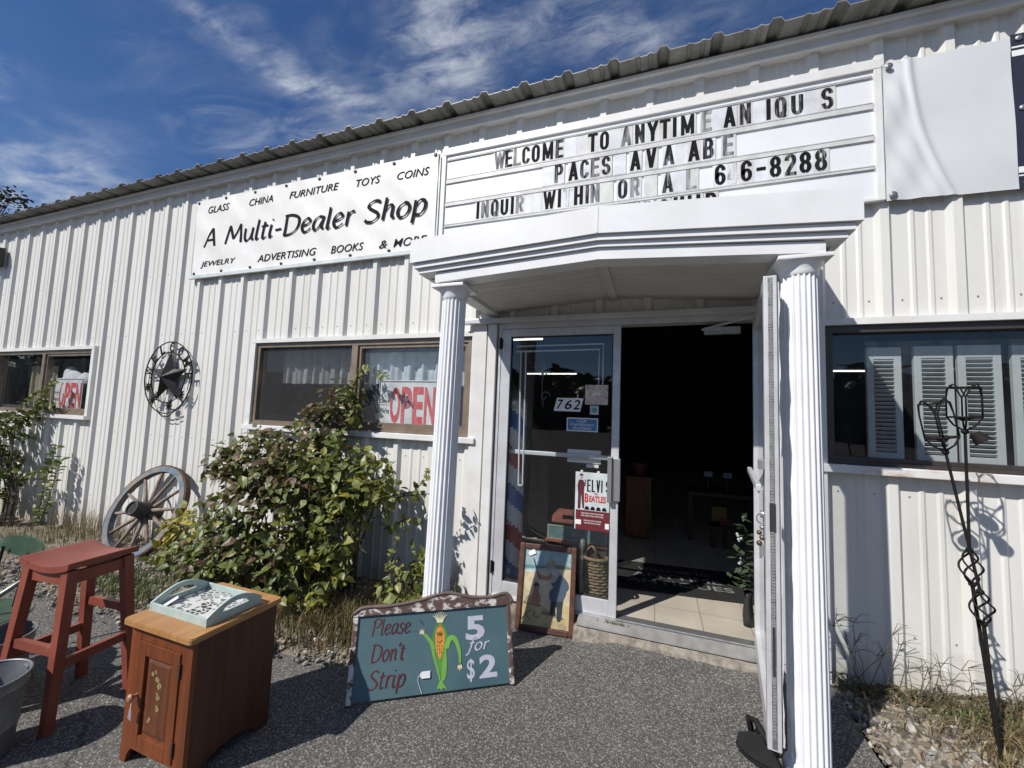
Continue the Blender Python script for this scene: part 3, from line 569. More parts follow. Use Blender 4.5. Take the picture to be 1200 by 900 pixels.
# ------------------------------------------------------------------ entrance canopy
CX, XL, XR = -.305, -1.447, .835
CN = thing('entrance_canopy', (CX, -.5, 2.3), 'white low gabled canopy on two fluted columns over the shop door', 'canopy')
def gable(xl, xr, zl, za, zu, zua): return [(xl, zl), (CX, za), (xr, zl), (xr, zu), (CX, zua), (xl, zu)]
XR = .828
def gable2(xl, xr, z0, a0, r0, z1, a1, r1): return [(xl, z0), (CX, a0), (xr, r0), (xr, r1), (CX, a1), (xl, z1)]
c = MB()
c.prism(gable2(XL, XR, 2.412, 2.468, 2.392, 2.556, 2.614, 2.542), -.95, -.82)
for a_, b_, zf, zl in ((XL, XL + .05, 2.556, 2.413), (XR - .05, XR, 2.542, 2.393)):
    c.prism([(-.819, zl), (0, zl), (0, 2.78), (-.819, zf + .02)], a_, b_, 'yz')
c.box(CX - .0035, CX + .0035, -.9525, -.949, 2.472, 2.612)
c.build('fascia', CANOPY, CN)
for ins, y_, l0, a0, r0, l1, a1, r1 in ((.022, -.934, 2.381, 2.437, 2.361, 2.4105, 2.4665, 2.3905), (.045, -.917, 2.352, 2.408, 2.333, 2.3795, 2.4355, 2.3595)):
    c = MB(); c.prism(gable2(XL + ins, XR - ins, l0, a0, r0, l1, a1, r1), y_, -.815)
    c.box(XL + ins, XL + ins + .03, -.8145, 0, l0, l1); c.box(XR - ins - .03, XR - ins, -.8145, 0, r0, r1); c.build('cornice', CANOPY, CN)
c = MB(); c.prism(gable2(-1.29, .705, 2.292, 2.345, 2.280, 2.3505, 2.4065, 2.3315), -.902, -.79); c.box(-1.29, -1.21, -.7895, 0, 2.292, 2.35); c.box(.625, .705, -.7895, 0, 2.281, 2.331); c.build('frieze', CANOPY, CN)
c = MB(); ny = 9
for i in range(ny):
    y0, y1 = -.79 + i * .79 / ny, -.79 + (i + 1) * .79 / ny - .006
    for xa, za, xb, zb in ((-1.21, 2.318, CX - .02, 2.389), (CX + .02, 2.389, .63, 2.318)):
        c.quad((xa, y0, za), (xb, y0, zb), (xb, y1, zb), (xa, y1, za)); c.quad((xa, y1, za), (xb, y1, zb), (xb, y1 + .003, zb + .01), (xa, y1 + .003, za + .01)); c.quad((xa, y1 + .003, za + .01), (xb, y1 + .003, zb + .01), (xb, y1 + .006, zb), (xa, y1 + .006, za))
c.build('soffit', SOFFIT, CN, fix=False)
c = MB(); c.bev(CX - .028, CX + .028, -.79, -.005, 2.372, 2.388, .003); c.build('ridge_batten', SOFFIT, CN)
c = MB()
for xa, xb, f0, f1, w0, w1 in ((XL + .002, CX, 2.536, 2.594, 2.79, 2.85), (CX, XR - .002, 2.594, 2.522, 2.85, 2.79)):
    c.add([(xa, -.945, f0), (xb, -.945, f1), (xb, 0, w1), (xa, 0, w0), (xa, -.945, f0 + .012), (xb, -.945, f1 + .012), (xb, 0, w1 + .012), (xa, 0, w0 + .012)], [(0, 1, 2, 3), (4, 5, 6, 7), (0, 1, 5, 4), (1, 2, 6, 5), (2, 3, 7, 6), (3, 0, 4, 7)])
c.build('canopy_roof', CANOPY, CN, fix=False)
def column(x0, x1, y):
    n = 20; per = 6; c = MB(); vs = []; rings = [0, .5, 1, 1.5, 2.0, 2.215]
    for z in rings:
        t = z / 2.235; cx = lerp(x1, x0, t); r = lerp(.079, .074, t)
        for k in range(n * per):
            a_ = 2 * math.pi * k / (n * per); u = (k % per) / per; fl = 0 if u < .2 else .008 * math.sin(math.pi * (u - .2) / .8)
            vs.append((cx + (r - fl) * math.cos(a_), y + (r - fl) * math.sin(a_), z))
    m = n * per; c.add(vs, [(i * m + k, i * m + (k + 1) % m, (i + 1) * m + (k + 1) % m, (i + 1) * m + k) for i in range(len(rings) - 1) for k in range(m)])
    co = c.build('column', COLM, CN, smooth=40)
    cp = MB(); cp.lathe([(.074, 2.20), (.080, 2.21), (.080, 2.222), (.088, 2.24), (.100, 2.262)], 32, (x0, y, 0)); cp.bev(x0 - .108, x0 + .108, y - .108, y + .108, 2.262, 2.281, .004); cp.build('capital', COLM, co, smooth=35)
    bs = MB(); bs.lathe([(.10, -.01), (.10, .018), (.094, .03), (.088, .036), (.08, .05)], 32, (x1, y, 0)); bs.build('column_base', COLM, co, smooth=35)
column(-1.203, -1.235, -.80); column(.628, .640, -.80)
# ------------------------------------------------------------------ signs on the wall
CLOTH = mat('white_vinyl_banner', (.74, .735, .72), .55, 0, .03, 3, (.66, .65, .62), bump=.05, bs=9)
add_layer(CLOTH, (.50, .44, .36), 6, .66, .80, (1, 1, .4), 7, .4)
GROM = mat('dark_grommet', (.04, .038, .035), .4, .6)
def wrinkle(x, y, wd, ht):
    z = .0022 * math.sin(x * 9 + y * 13) * math.sin(y * 3) + .0008 * math.sin((x + y) * 21)
    for gx in [i * wd / 6 for i in range(7)]:
        d = x - gx - (ht - y) * .55; z += .0026 * math.exp(-(d / .04) ** 2) * min(1, y / ht) * (1 - .4 * y / ht)
    return z
BN = thing('cloth_banner', (-3.4, -.04, 2.9), 'wide white cloth banner reading A Multi-Dealer Shop, wrinkled and tied along its edges', 'banner')
bx0, bx1, bz0, bz1 = -4.955, -1.842, 2.925, 3.80
def bpt(x, z):                                              # banner surface: slightly slanted left end
    u = (x - bx0) / (bx1 - bx0); v = (z - bz0) / (bz1 - bz0); return (x - .03 * v * (1 - u), -.042 - wrinkle(x - bx0, z - bz0, bx1 - bx0, bz1 - bz0) * 1.3, z - .006 * math.sin(u * math.pi * 6) ** 2 * v)
b = MB(); NX, NZ = 150, 44
b.v = [bpt(lerp(bx0, bx1, i / NX), lerp(bz0, bz1, j / NZ)) for i in range(NX + 1) for j in range(NZ + 1)]
b.f = [(i * (NZ + 1) + j, (i + 1) * (NZ + 1) + j, (i + 1) * (NZ + 1) + j + 1, i * (NZ + 1) + j + 1) for i in range(NX) for j in range(NZ)]; b.m = [0] * len(b.f)
b.build('banner_cloth', CLOTH, BN, smooth=True, fix=False)
def drape(mb):                                              # lay lettering on the wrinkled cloth
    mb.v = [(p[0], bpt(p[0], p[2])[1] - .0035 - (.04 - p[1]) * 0 - p[1] * 0, p[2]) for p in mb.v]
    return mb
def on_banner(fn, name, m=INK):
    t = MB(); t.M = wallplane(0); fn(t); z = [p[1] for p in t.v]
    t.v = [(p[0], bpt(p[0], p[2])[1] - .004 + p[1], p[2]) for p in t.v]; t.build(name, m, BN, fix=False)
for s, x0, x1, z0, z1 in (('GLASS', -4.79, -4.45, 3.633, 3.712), ('CHINA', -4.15, -3.80, 3.629, 3.705), ('FURNITURE', -3.575, -2.94, 3.624, 3.698), ('TOYS', -2.735, -2.455, 3.616, 3.69), ('COINS', -2.265, -1.93, 3.606, 3.682),
                          ('JEWELRY', -4.83, -4.28, 3.0, 3.077), ('ADVERTISING', -3.955, -3.165, 2.992, 3.068), ('BOOKS', -2.98, -2.595, 2.985, 3.06), ('&', -2.42, -2.33, 2.975, 3.05), ('MORE', -2.262, -1.915, 2.972, 3.05)):
    on_banner(lambda t: put_text(t, s, x0, x1, z0, z1, 0, .004, .22), 'lettering')
on_banner(lambda t: pen_text(t, 'A Multi-Dealer Shop', -4.81, 3.243, .138, .0, .24, .085, R(28), .12, x1=-1.93), 'lettering')
for i in range(8):
    u = i / 7
    for z in (bz1 - .022, bz0 + .022):
        gm = MB()
        x = lerp(bx0 + .03, bx1 - .03, u) - (.03 * (1 - u) if z > 3.4 else 0); q = bpt(x, z); gm.lathe([(.017, 0), (.017, .004), (.008, .007)], 12, (x, q[1] - .001, z), (0, -1, 0)); gm.build('grommet', GROM, BN)
s = MB(); s.bev(bx0 - .03, bx1 + .02, -.06, -.036, 2.885, 2.925, .003); s.bev(bx0 - .025, bx1 + .02, -.034, -.03, 2.92, 3.81, .002); s.build('backing_board', mat('pale_green_white_board', (.62, .67, .66), .5), BN)

MBD = thing('letter_board', (-.25, -.05, 2.88), 'white changeable letter sign board with four rows of worn black letters above the canopy', 'sign board')
PANEL = mat('white_sign_panel', (.70, .715, .73), .35, 0, .02, 4, (.66, .67, .68)); add_layer(PANEL, (.50, .47, .42), 7, .68, .8, (1, 1, .5), 7, .35)
p = MB(); p.bev(-1.79, 1.287, -.052, -.036, 2.885, 3.80, .003); p.build('sign_panel', PANEL, MBD)
p = MB(); fr_ = (-1.79, 1.287)
p.bev(-1.792, 1.289, -.068, -.052, 3.735, 3.80, .004); p.bev(-1.792, -1.752, -.066, -.052, 2.885, 3.734, .003); p.bev(1.249, 1.289, -.066, -.052, 2.885, 3.734, .003); p.bev(-1.752, 1.249, -.064, -.052, 2.885, 2.905, .003); p.build('sign_frame', TRIM, MBD)
RAIL = mat('clear_letter_track', (.60, .60, .585), .3)
for z0, z1 in ((3.683, 3.70), (3.476, 3.522), (3.272, 3.312), (3.086, 3.112)):
    p = MB(); p.bev(-1.745, 1.243, -.06, -.052, z0, z1, .002); p.box(-1.745, 1.243, -.0625, -.06, z1 - .006, z1 - .002); p.box(-1.745, 1.243, -.0625, -.06, z0 + .002, z0 + .006); p.box(-1.74, 1.24, -.0612, -.0605, z1 - .002, z1 - .0005, 1); p.box(-1.74, 1.24, -.0612, -.0605, z0 + .0003, z0 + .0018, 1)
    p.build('letter_track', [RAIL, mat('track_gap', (.10, .10, .10), .7)], MBD)
def worn(name, lo, hi, k=1.):                              # black letter film flaking back to the white tile
    m = mat(name, (.018, .018, .02), .8, 0, 0, 16, (.60, .61, .62), spec=.1, stretch=(2.6, 1, .35), lo=lo, hi=hi); return m
INKS = {'k': BLACK, 'g': worn('faded_letter_film', .34, .92), 'l': worn('flaking_letter_film', .30, .80), 'v': worn('nearly_gone_letter_film', .22, .55), 'd': worn('lightly_worn_letter_film', .50, .85)}
TLM = [mat('letter_tile_plastic', (.64, .65, .66), .3), mat('yellowed_letter_tile', (.60, .60, .575), .35), mat('clear_letter_tile', (.69, .71, .735), .3)]
W_OF = {'I': .030, 'M': .086, 'W': .096, '-': .055, '1': .04}
def row(items, z0, z1, slope=0.):
    for n_, (ch, x, k) in enumerate(items):
        wd = W_OF.get(ch, .068); zz0 = z0; zz1 = z1
        oy = .0008 * (n_ % 2); t = MB(); hw = max(.030, wd / 2 + .012); t.bev(x - hw, x + hw, -.0578 - oy, -.0525 - oy, zz0 - .012, zz1 + .006, .001); to = t.build('letter_tile', TLM[(n_ * 7 + len(items)) % 3], MBD)
        if ch == ' ': continue
        t = MB(); t.M = wallplane(-.0594 - oy)
        if ch == '-': t.quad((x - wd / 2, (z0 + z1) / 2 - .012, 0), (x + wd / 2, (z0 + z1) / 2 - .012, 0), (x + wd / 2, (z0 + z1) / 2 + .012, 0), (x - wd / 2, (z0 + z1) / 2 + .012, 0))
        else: block_letter(t, ch, x - wd / 2, x + wd / 2, zz0, zz1, 0, .0255 if ch not in 'MW' else .0225)
        lo_ = t.build('letter', INKS[k], to, fix=False)
row([('W', -1.249, 'g'), ('E', -1.166, 'd'), ('L', -1.094, 'l'), ('C', -1.02, 'd'), ('O', -.938, 'k'), ('M', -.838, 'k'), ('E', -.741, 'd'), (' ', -.655, 'k'), (' ', -.575, 'k'), ('T', -.484, 'k'), ('O', -.396, 'k'), (' ', -.32, 'k'), ('A', -.236, 'g'), ('N', -.140, 'd'), ('Y', -.05, 'k'), ('T', .034, 'k'), ('I', .099, 'k'), ('M', .184, 'k'), ('E', .309, 'l'), (' ', .385, 'k'), ('A', .45, 'k'), ('N', .545, 'd'), (' ', .62, 'k'), ('I', .682, 'k'), ('Q', .752, 'd'), ('U', .845, 'd'), (' ', .928, 'v'), ('S', 1.009, 'd')], 3.531, 3.678)
row([(' ', -.83, 'k'), ('P', -.742, 'd'), ('A', -.628, 'k'), ('C', -.542, 'd'), ('E', -.46, 'g'), ('S', -.380, 'd'), (' ', -.28, 'k'), ('A', -.168, 'k'), ('V', -.058, 'k'), ('A', .062, 'd'), (' ', .14, 'k'), ('A', .226, 'k'), ('B', .318, 'd'), ('E', .442, 'g')], 3.328, 3.477)
row([('I', -1.428, 'k'), ('N', -1.362, 'g'), ('Q', -1.276, 'd'), ('U', -1.19, 'k'), ('I', -1.122, 'k'), ('R', -1.058, 'l'), (' ', -.985, 'k'), (' ', -.92, 'k'), ('W', -.813, 'k'), ('I', -.732, 'k'), ('T', -.668, 'v'), ('H', -.583, 'k'), ('I', -.517, 'd'), ('N', -.458, 'g'), (' ', -.37, 'k'), ('O', -.256, 'd'), ('R', -.167, 'l'), (' ', -.06, 'k'), ('A', .056, 'd'), (' ', .13, 'k'), ('L', .212, 'l'), ('6', .392, 'k'), ('4', .468, 'v'), ('6', .55, 'k'), ('-', .636, 'k'), ('8', .718, 'k'), ('2', .802, 'd'), ('8', .884, 'k'), ('8', .968, 'd')], 3.124, 3.270)
row([('E', -.19, 'l'), ('R', -.08, 'l'), ('S', .03, 'd'), ('H', .13, 'k'), ('I', .20, 'k'), ('I', .255, 'k'), ('P', .335, 'k')], 2.926, 3.080)

# folded blank banner and the dark banner beside it
FB = thing('blank_banner', (1.6, -.06, 2.87), 'blank white banner folded back and pinned at its corners right of the letter board', 'banner')
b = MB(); NX, NZ = 110, 60
def fpt(i, j):
    u, v = i / NX, j / NZ; x = lerp(1.296, lerp(1.888, 1.893, 1 - v), u); z = lerp(lerp(2.880, 2.868, u), lerp(3.765, 3.772, u), v)
    s_ = .22 + .30 * (1 - v) ** 2 - u                       # the curved fold line
    y = -.045 - .004 * math.sin(v * 9 + u * 4) * math.sin(u * 7) - (.013 * math.exp(-(s_ / .035) ** 2)) - (.007 + .007 * math.sin(v * 17 + u * 9) * math.sin(u * 25 + v * 6)) * max(0, min(1, s_ / .10))
    return (x, y, z)
b.v = [fpt(i, j) for i in range(NX + 1) for j in range(NZ + 1)]; b.f = [(i * (NZ + 1) + j, (i + 1) * (NZ + 1) + j, (i + 1) * (NZ + 1) + j + 1, i * (NZ + 1) + j + 1) for i in range(NX) for j in range(NZ)]; b.m = [0] * len(b.f)
b.build('banner_cloth', mat('greyed_white_vinyl', (.57, .59, .595), .5, 0, .03, 3, (.53, .545, .55), bump=.06, bs=9), FB, smooth=True, fix=False)
for x, z in ((1.325, 3.735), (1.325, 2.91)): gm = MB(); gm.lathe([(.02, 0), (.02, .004), (.008, .008)], 14, (x, -.064, z), (0, -1, 0)); gm.build('grommet', mat('steel_washer', (.35, .35, .35), .4, .8), FB)
NB = thing('navy_banner', (2.6, -.05, 2.9), 'dark navy banner with white stripes at the right edge of the wall', 'banner')
NAVY = mat('navy_banner_print', (.018, .022, .042), .5)
b = MB(); b.box(1.893, 3.4, -.044, -.040, 2.87, 3.79); b.build('banner_cloth', NAVY, NB)
b = MB(); b.M = wallplane(-.0455); b.quad((1.893, 3.655, 0), (3.4, 3.665, 0), (3.4, 3.70, 0), (1.893, 3.69, 0)); b.quad((1.893, 3.705, 0), (3.4, 3.715, 0), (3.4, 3.725, 0), (1.893, 3.715, 0)); b.quad((1.893, 2.96, 0), (3.4, 2.96, 0), (3.4, 2.995, 0), (1.893, 2.995, 0)); b.quad((1.893, 2.94, 0), (3.4, 2.94, 0), (3.4, 2.948, 0), (1.893, 2.948, 0))
b.add([(2.06 + .10 * math.cos(t * .1745), 3.345 + .10 * math.sin(t * .1745), 0) for t in range(36)], [tuple(range(36))]); b.build('stripe_print', WHITE, NB, fix=False)
for z in (3.76, 3.34, 2.90): gm = MB(); gm.lathe([(.016, 0), (.016, .004), (.007, .008)], 12, (1.925, -.046, z), (0, -1, 0)); gm.build('grommet', mat('steel_washer', (.35, .35, .35), .4, .8), NB)

# wall lamp at the left end
LP = thing('wall_lamp', (-9.3, -.05, 3.4), 'black box shaped floodlight on the wall at the far left', 'wall lamp')
l = MB(); l.prism([(-.04, 3.41), (-.17, 3.44), (-.20, 3.66), (-.04, 3.70)], -9.55, -9.19, 'yz'); l.build('lamp_body', mat('black_lamp_housing', (.02, .02, .02), .5), LP)
l = MB(); l.quad((-9.53, -.1755, 3.46), (-9.21, -.1755, 3.46), (-9.21, -.199, 3.64), (-9.53, -.199, 3.64)); l.build('lamp_lens', mat('frosted_lens', (.35, .36, .36), .25), LP, fix=False)

# ------------------------------------------------------------------ welcome star
WS = thing('welcome_star', (-5.158, -.05, 1.774), 'round black metal WELCOME wall ornament with a raised star and cut-out flowers', 'wall ornament')
C0 = Vector((-5.158, -.062, 1.774))
def circ(r, n=48, y=0.): return [(C0.x + r * math.cos(2 * math.pi * k / n), C0.y + y, C0.z + r * math.sin(2 * math.pi * k / n)) for k in range(n + 1)]
for r in (.402, .285):
    t = MB(); t.tube(circ(r), .0065, 6, False); t.build('ring', IRON, WS, smooth=True)
s = MB(); R1, R2 = .315, .118; o_ = [(C0.x + (R1 if k % 2 == 0 else R2) * math.sin(k * math.pi / 5 + .0), C0.y + .012, C0.z + (R1 if k % 2 == 0 else R2) * math.cos(k * math.pi / 5)) for k in range(10)]
s.add(o_ + [(C0.x, C0.y - .075, C0.z), (C0.x, C0.y + .012, C0.z)], [(k, (k + 1) % 10, 10) for k in range(10)] + [((k + 1) % 10, k, 11) for k in range(10)]); s.build('star', mat('dark_grey_painted_metal', (.035, .034, .033), .42, .5, .2, 12), WS)
for i, ch in enumerate('WELCOME'):
    a_ = R(168 - i * 27.5); t = MB(); ctr = C0 + Vector((math.cos(a_), 0, math.sin(a_))) * .343; u_ = Vector((math.sin(a_), 0, -math.cos(a_)))
    t.M = frame(ctr + Vector((0, -.006, 0)), u_, (math.cos(a_), 0, math.sin(a_))); w_ = .10 if ch in 'WM' else .072; put_text(t, ch, -w_ / 2, w_ / 2, -.056, .056, 0, .02)
    n_ = len(t.v); t.v += [(p[0], p[1] + .005, p[2]) for p in t.v]; t.f += [tuple(k + n_ for k in reversed(f)) for f in t.f]; t.m *= 2; t.build('letter', IRON, WS, fix=False)
for a_ in (200, 232, 285, 325):
    c_ = C0 + Vector((math.cos(R(a_)), 0, math.sin(R(a_)))) * .325; t = MB(); n_ = 16
    t.prism([(c_.x + (.062 if k % 2 == 0 else .030) * math.cos(k * 2 * math.pi / n_), c_.z + (.062 if k % 2 == 0 else .030) * math.sin(k * 2 * math.pi / n_)) for k in range(n_)], C0.y - .014, C0.y - .008); t.ball((c_.x, C0.y - .014, c_.z), .016, 8); t.build('flower', IRON, WS)
t = MB(); t.tube([(C0.x - .12, C0.y, C0.z - .385), (C0.x - .02, C0.y - .01, C0.z - .435), (C0.x + .10, C0.y - .012, C0.z - .43), (C0.x + .25, C0.y - .02, C0.z - .34)], .005, 5); t.tube([(C0.x - .35, C0.y, C0.z - .1), (C0.x - .15, C0.y - .012, C0.z - .25), (C0.x + .05, C0.y, C0.z - .30), (C0.x + .25, C0.y - .01, C0.z - .12)], .0045, 5); t.build('twig', IRON, WS, smooth=True)

# ------------------------------------------------------------------ things behind the windows
def open_sign(x0, x1, z0, z1, y, label):
    t = thing('open_sign', ((x0 + x1) / 2, y, z0), label, 'sign')
    c = MB(); c.bev(x0, x1, y, y + .006, z0, z1, .004); c.build('sign_card', mat('white_sign_card', (.70, .72, .72), .5), t)
    w = x1 - x0; h = z1 - z0; c = MB(); c.M = wallplane(y - .003)
    for i, ch in enumerate('OPEN'):
        a_ = x0 + w * (.215 + i * .192); put_text(c, ch, a_, a_ + w * .172, z0 + h * .07, z0 + h * .86, 0, .03)
    c.build('red_lettering', mat('red_sign_ink', (.52, .035, .045), .5, 0, .1, 30, (.62, .12, .12)), t, fix=False)
    c = MB(); c.M = wallplane(y - .003); put_text(c, 'Come in', x0 + w * .03, x0 + w * .20, z0 + h * .50, z0 + h * .60, 0, .01); put_text(c, "We're", x0 + w * .03, x0 + w * .20, z0 + h * .27, z0 + h * .40, 0, .01); c.quad((x0 + w * .03, z0 + h * .455, 0), (x0 + w * .2, z0 + h * .455, 0), (x0 + w * .2, z0 + h * .463, 0), (x0 + w * .03, z0 + h * .463, 0)); c.build('black_lettering', INK, t, fix=False)
    c = MB(); c.M = wallplane(y - .003); q = [(x0 + w * .02, z0 + h * .02), (x1 - w * .02, z0 + h * .02), (x1 - w * .02, z1 - h * .03), (x0 + w * .02, z1 - h * .03)]
    for i in range(4):
        p0, p1 = Vector((*q[i], 0)), Vector((*q[(i + 1) % 4], 0)); d_ = (p1 - p0).normalized(); n_ = Vector((-d_.y, d_.x, 0)) * .003; c.quad(p0 - n_, p1 - n_, p1 + n_, p0 + n_)
    c.build('border_line', INK, t, fix=False)
open_sign(-2.40, -1.785, 1.36, 1.775, .06, 'large white OPEN sign with red letters in the window beside the column')
open_sign(-7.72, -7.06, 1.345, 1.765, .07, 'white OPEN sign with red letters in the far left window')
CURT = mat('sheer_white_curtain', (.62, .63, .63), .9); CURTB = mat('bluish_net_curtain', (.50, .56, .60), .9)
def curtain(x0, x1, z0, z1, y, m, label, folds=9, group=None, scal=.004):
    c = MB(); n = 90
    for i in range(n + 1):
        u = i / n; x = lerp(x0, x1, u); yy = y + .022 * math.sin(u * folds * 6.28) + .01 * math.sin(u * folds * 2.3 * 6.28)
        c.v += [(x, yy, z0 + scal * math.sin(u * folds * 9)), (x, yy * .9 + y * .1, z1)]
    c.f = [(2 * i, 2 * i + 2, 2 * i + 3, 2 * i + 1) for i in range(n)]; c.m = [0] * n
    tag(c.build('curtain', m, smooth=True, fix=False), label, 'curtain', group)
curtain(-3.70, -2.66, 1.74, 2.10, .16, CURT, 'short gathered white cafe curtain behind the insect screen', 9)
curtain(-2.58, -1.47, 1.74, 2.11, .13, CURTB, 'pale bluish net curtain across the top of the window with the large OPEN sign', 7)
curtain(-8.7, -8.0, 1.36, 1.95, .20, mat('cream_curtain', (.46, .40, .26), .9), 'cream curtain behind the left half of the far left window', 5)
PLUSH = mat('white_plush', (.62, .64, .65), .95, bump=.6, bs=90)
t = thing('plush_toy', (-7.2, .16, 1.3), 'fluffy white plush toy behind the OPEN sign of the far left window', 'plush toy')
c = MB(); c.ball((-7.5, .17, 1.62), .27, 14, sc=(1, .4, 1.0)); c.ball((-7.25, .18, 1.72), .14, 12, sc=(1, .5, 1)); c.ball((-7.60, .17, 1.82), .12, 12, sc=(1, .5, 1)); c.build('plush_body', PLUSH, t, smooth=True)
UPH = mat('dark_chair_fabric', (.05, .05, .052), .9, 0, .2, 20)
def chair_in(x, y, label):
    t = thing('chair', (x, y, .135), label, 'chair', 'dark chairs behind the window')
    c = MB(); c.bev(x - .27, x + .27, y, y + .08, .75, 1.74, .03); c.build('backrest', UPH, t)
    c = MB(); c.bev(x - .27, x + .27, y + .08, y + .6, .55, .66, .03); c.build('seat', UPH, t)
    for i, j in ((-.24, .05), (.24, .05), (-.24, .55), (.24, .55)): c = MB(); c.beam((x + i, y + j, .135), (x + i, y + j, .55), .04, .04, (0, 1, 0)); c.build('leg', mat('dark_wood', (.06, .035, .02), .5), t)
chair_in(-3.42, .35, 'dark high backed chair behind the left half of the screened window'); chair_in(-2.86, .30, 'dark rounded chair back behind the shrub vine in the screened window')
# louvred shutters
SHUT = mat('grey_white_shutter_paint', (.40, .43, .425), .6, 0, .06, 7)
def shutter(x0, x1, z0, z1, y, label):
    t = thing('louvred_shutter', ((x0 + x1) / 2, y, z0), label, 'shutter', 'louvred shutters in the right window')
    c = MB(); s_ = .036
    c.bev(x0, x0 + s_, y, y + .026, z0, z1, .003); c.bev(x1 - s_, x1, y, y + .026, z0, z1, .003); c.bev(x0 + s_, x1 - s_, y, y + .026, z1 - .075, z1, .003); c.bev(x0 + s_, x1 - s_, y, y + .026, z0, z0 + .06, .003); c.build('shutter_frame', SHUT, t)
    n = 22; c = MB()
    for i in range(n):
        z = lerp(z0 + .075, z1 - .09, i / (n - 1)); c.beam((x0 + s_, y + .013, z), (x1 - s_, y + .013, z), .026, .005, (0, .6, .8))
    o = c.build('slats', SHUT, t)
shutter(1.232, 1.405, 1.30, 2.008, .09, 'louvred shutter nearest the column in the right window')
shutter(1.465, 1.648, 1.30, 2.012, .09, 'louvred shutter second from the column in the right window')
shutter(1.668, 1.860, 1.30, 2.014, .09, 'louvred shutter third from the column in the right window')
shutter(1.905, 2.10, 1.30, 2.010, .09, 'louvred shutter cut by the right edge of the picture')
# fluorescent tubes that hang lit inside
TUBE = bpy.data.materials.new('lit_fluorescent_tube'); TUBE.use_nodes = True; q = TUBE.node_tree.nodes['Principled BSDF']; q.inputs['Emission Color'].default_value = (1, .97, .9, 1); q.inputs['Emission Strength'].default_value = 1.6
def fluo(p, ln, ang, label):
    t = thing('fluorescent_light', p, label, 'ceiling light', 'lit fluorescent lights inside the shop')
    d_ = Vector((math.cos(ang), math.sin(ang), 0)); a_, b_ = Vector(p) - d_ * ln / 2, Vector(p) + d_ * ln / 2
    c = MB(); c.beam(a_ + Vector((0, 0, .05)), b_ + Vector((0, 0, .05)), .16, .05); c.build('lamp_housing', mat('white_lamp_housing', (.6, .6, .6), .5), t)
    c = MB(); c.tube([a_, b_], .014, 8); c.build('tube', TUBE, t)
fluo((-2.85, 8.2, 2.72), 1.45, 0, 'long lit ceiling tube seen high through the closed glass door'); fluo((-2.1, 3.5, 2.80), .55, 0, 'short lit ceiling tube near the top left of the closed glass door'); fluo((3.9, 7.8, 2.75), .9, 0, 'lit ceiling tube seen through the right window beside the column')
# ------------------------------------------------------------------ things on and behind the glass door
GY = -.0235                                                   # just in front of the pane
def card(name, x0, x1, z0, z1, y, m, label, cat, th=.002):
    t = thing(name, ((x0 + x1) / 2, y, z0), label, cat); c = MB(); c.box(x0, x1, y, y + th, z0, z1); c.build('card', m, t); return t
t = thing('house_number_sign', (-.60, GY, 1.545), 'slanted white plate with the number 762 on the glass door', 'number sign')
c = MB(); c.prism([(-.735, 1.545), (-.535, 1.545), (-.512, 1.645), (-.712, 1.645)], GY, GY + .002); c.build('number_plate', WHITE, t)
c = MB(); c.M = wallplane(GY - .001)
for i, ch in enumerate('762'): x_ = -.712 + i * .062; put_text(c, ch, x_, x_ + .052, 1.560, 1.632, 0, .012, .22)
c.build('digits', BLACK, t, fix=False)
t = card('gift_card_sign', -.632, -.402, 1.40, 1.50, GY, WHITE, 'small blue sign reading Gift Certificates Available on the glass door', 'sign')
c = MB(); c.box(-.624, -.41, GY - .001, GY, 1.408, 1.492); c.build('blue_print', mat('blue_sign_ink', (.07, .20, .42), .5), t)
c = MB(); c.M = wallplane(GY - .002); put_text(c, 'Gift', -.555, -.48, 1.467, 1.487, 0, 0, .3); put_text(c, 'Certificates', -.605, -.43, 1.442, 1.463, 0, 0, .3); put_text(c, 'Available', -.59, -.45, 1.415, 1.437, 0, 0, .3); c.build('white_lettering', WHITE, t, fix=False)
FLOR = mat('floral_print', (.50, .42, .36), .6, 0, 0, 26, (.62, .56, .48), lo=.4, hi=.6); add_layer(FLOR, (.45, .13, .10), 40, .55, .62); add_layer(FLOR, (.12, .13, .08), 34, .60, .68)
t = card('floral_card', -.50, -.335, 1.60, 1.745, GY, FLOR, 'faded floral picture card on the glass door above the blue sign', 'card')
c = MB(); c.box(-.44, -.39, GY - .001, GY, 1.67, 1.686); c.build('label_strip', WHITE, t)
t = card('square_sticker', -.462, -.400, 1.527, 1.592, GY, mat('pale_blue_sticker', (.50, .60, .62), .5), 'small pale square sticker under the floral card', 'sticker')
c = MB(); c.lathe([(.020, 0), (.020, .001)], 18, (-.431, GY - .0012, 1.56), (0, 1, 0)); c.build('round_print', mat('teal_sticker_print', (.12, .30, .34), .5), t)
t = card('paper_notice', -.635, -.385, 1.165, 1.262, .047, WHITE, 'blank side of a white paper notice behind the push bar', 'notice')
c = MB(); c.bev(-.49, -.40, .046, .052, 1.135, 1.158, .002); c.build('paper_slip', WHITE, t)
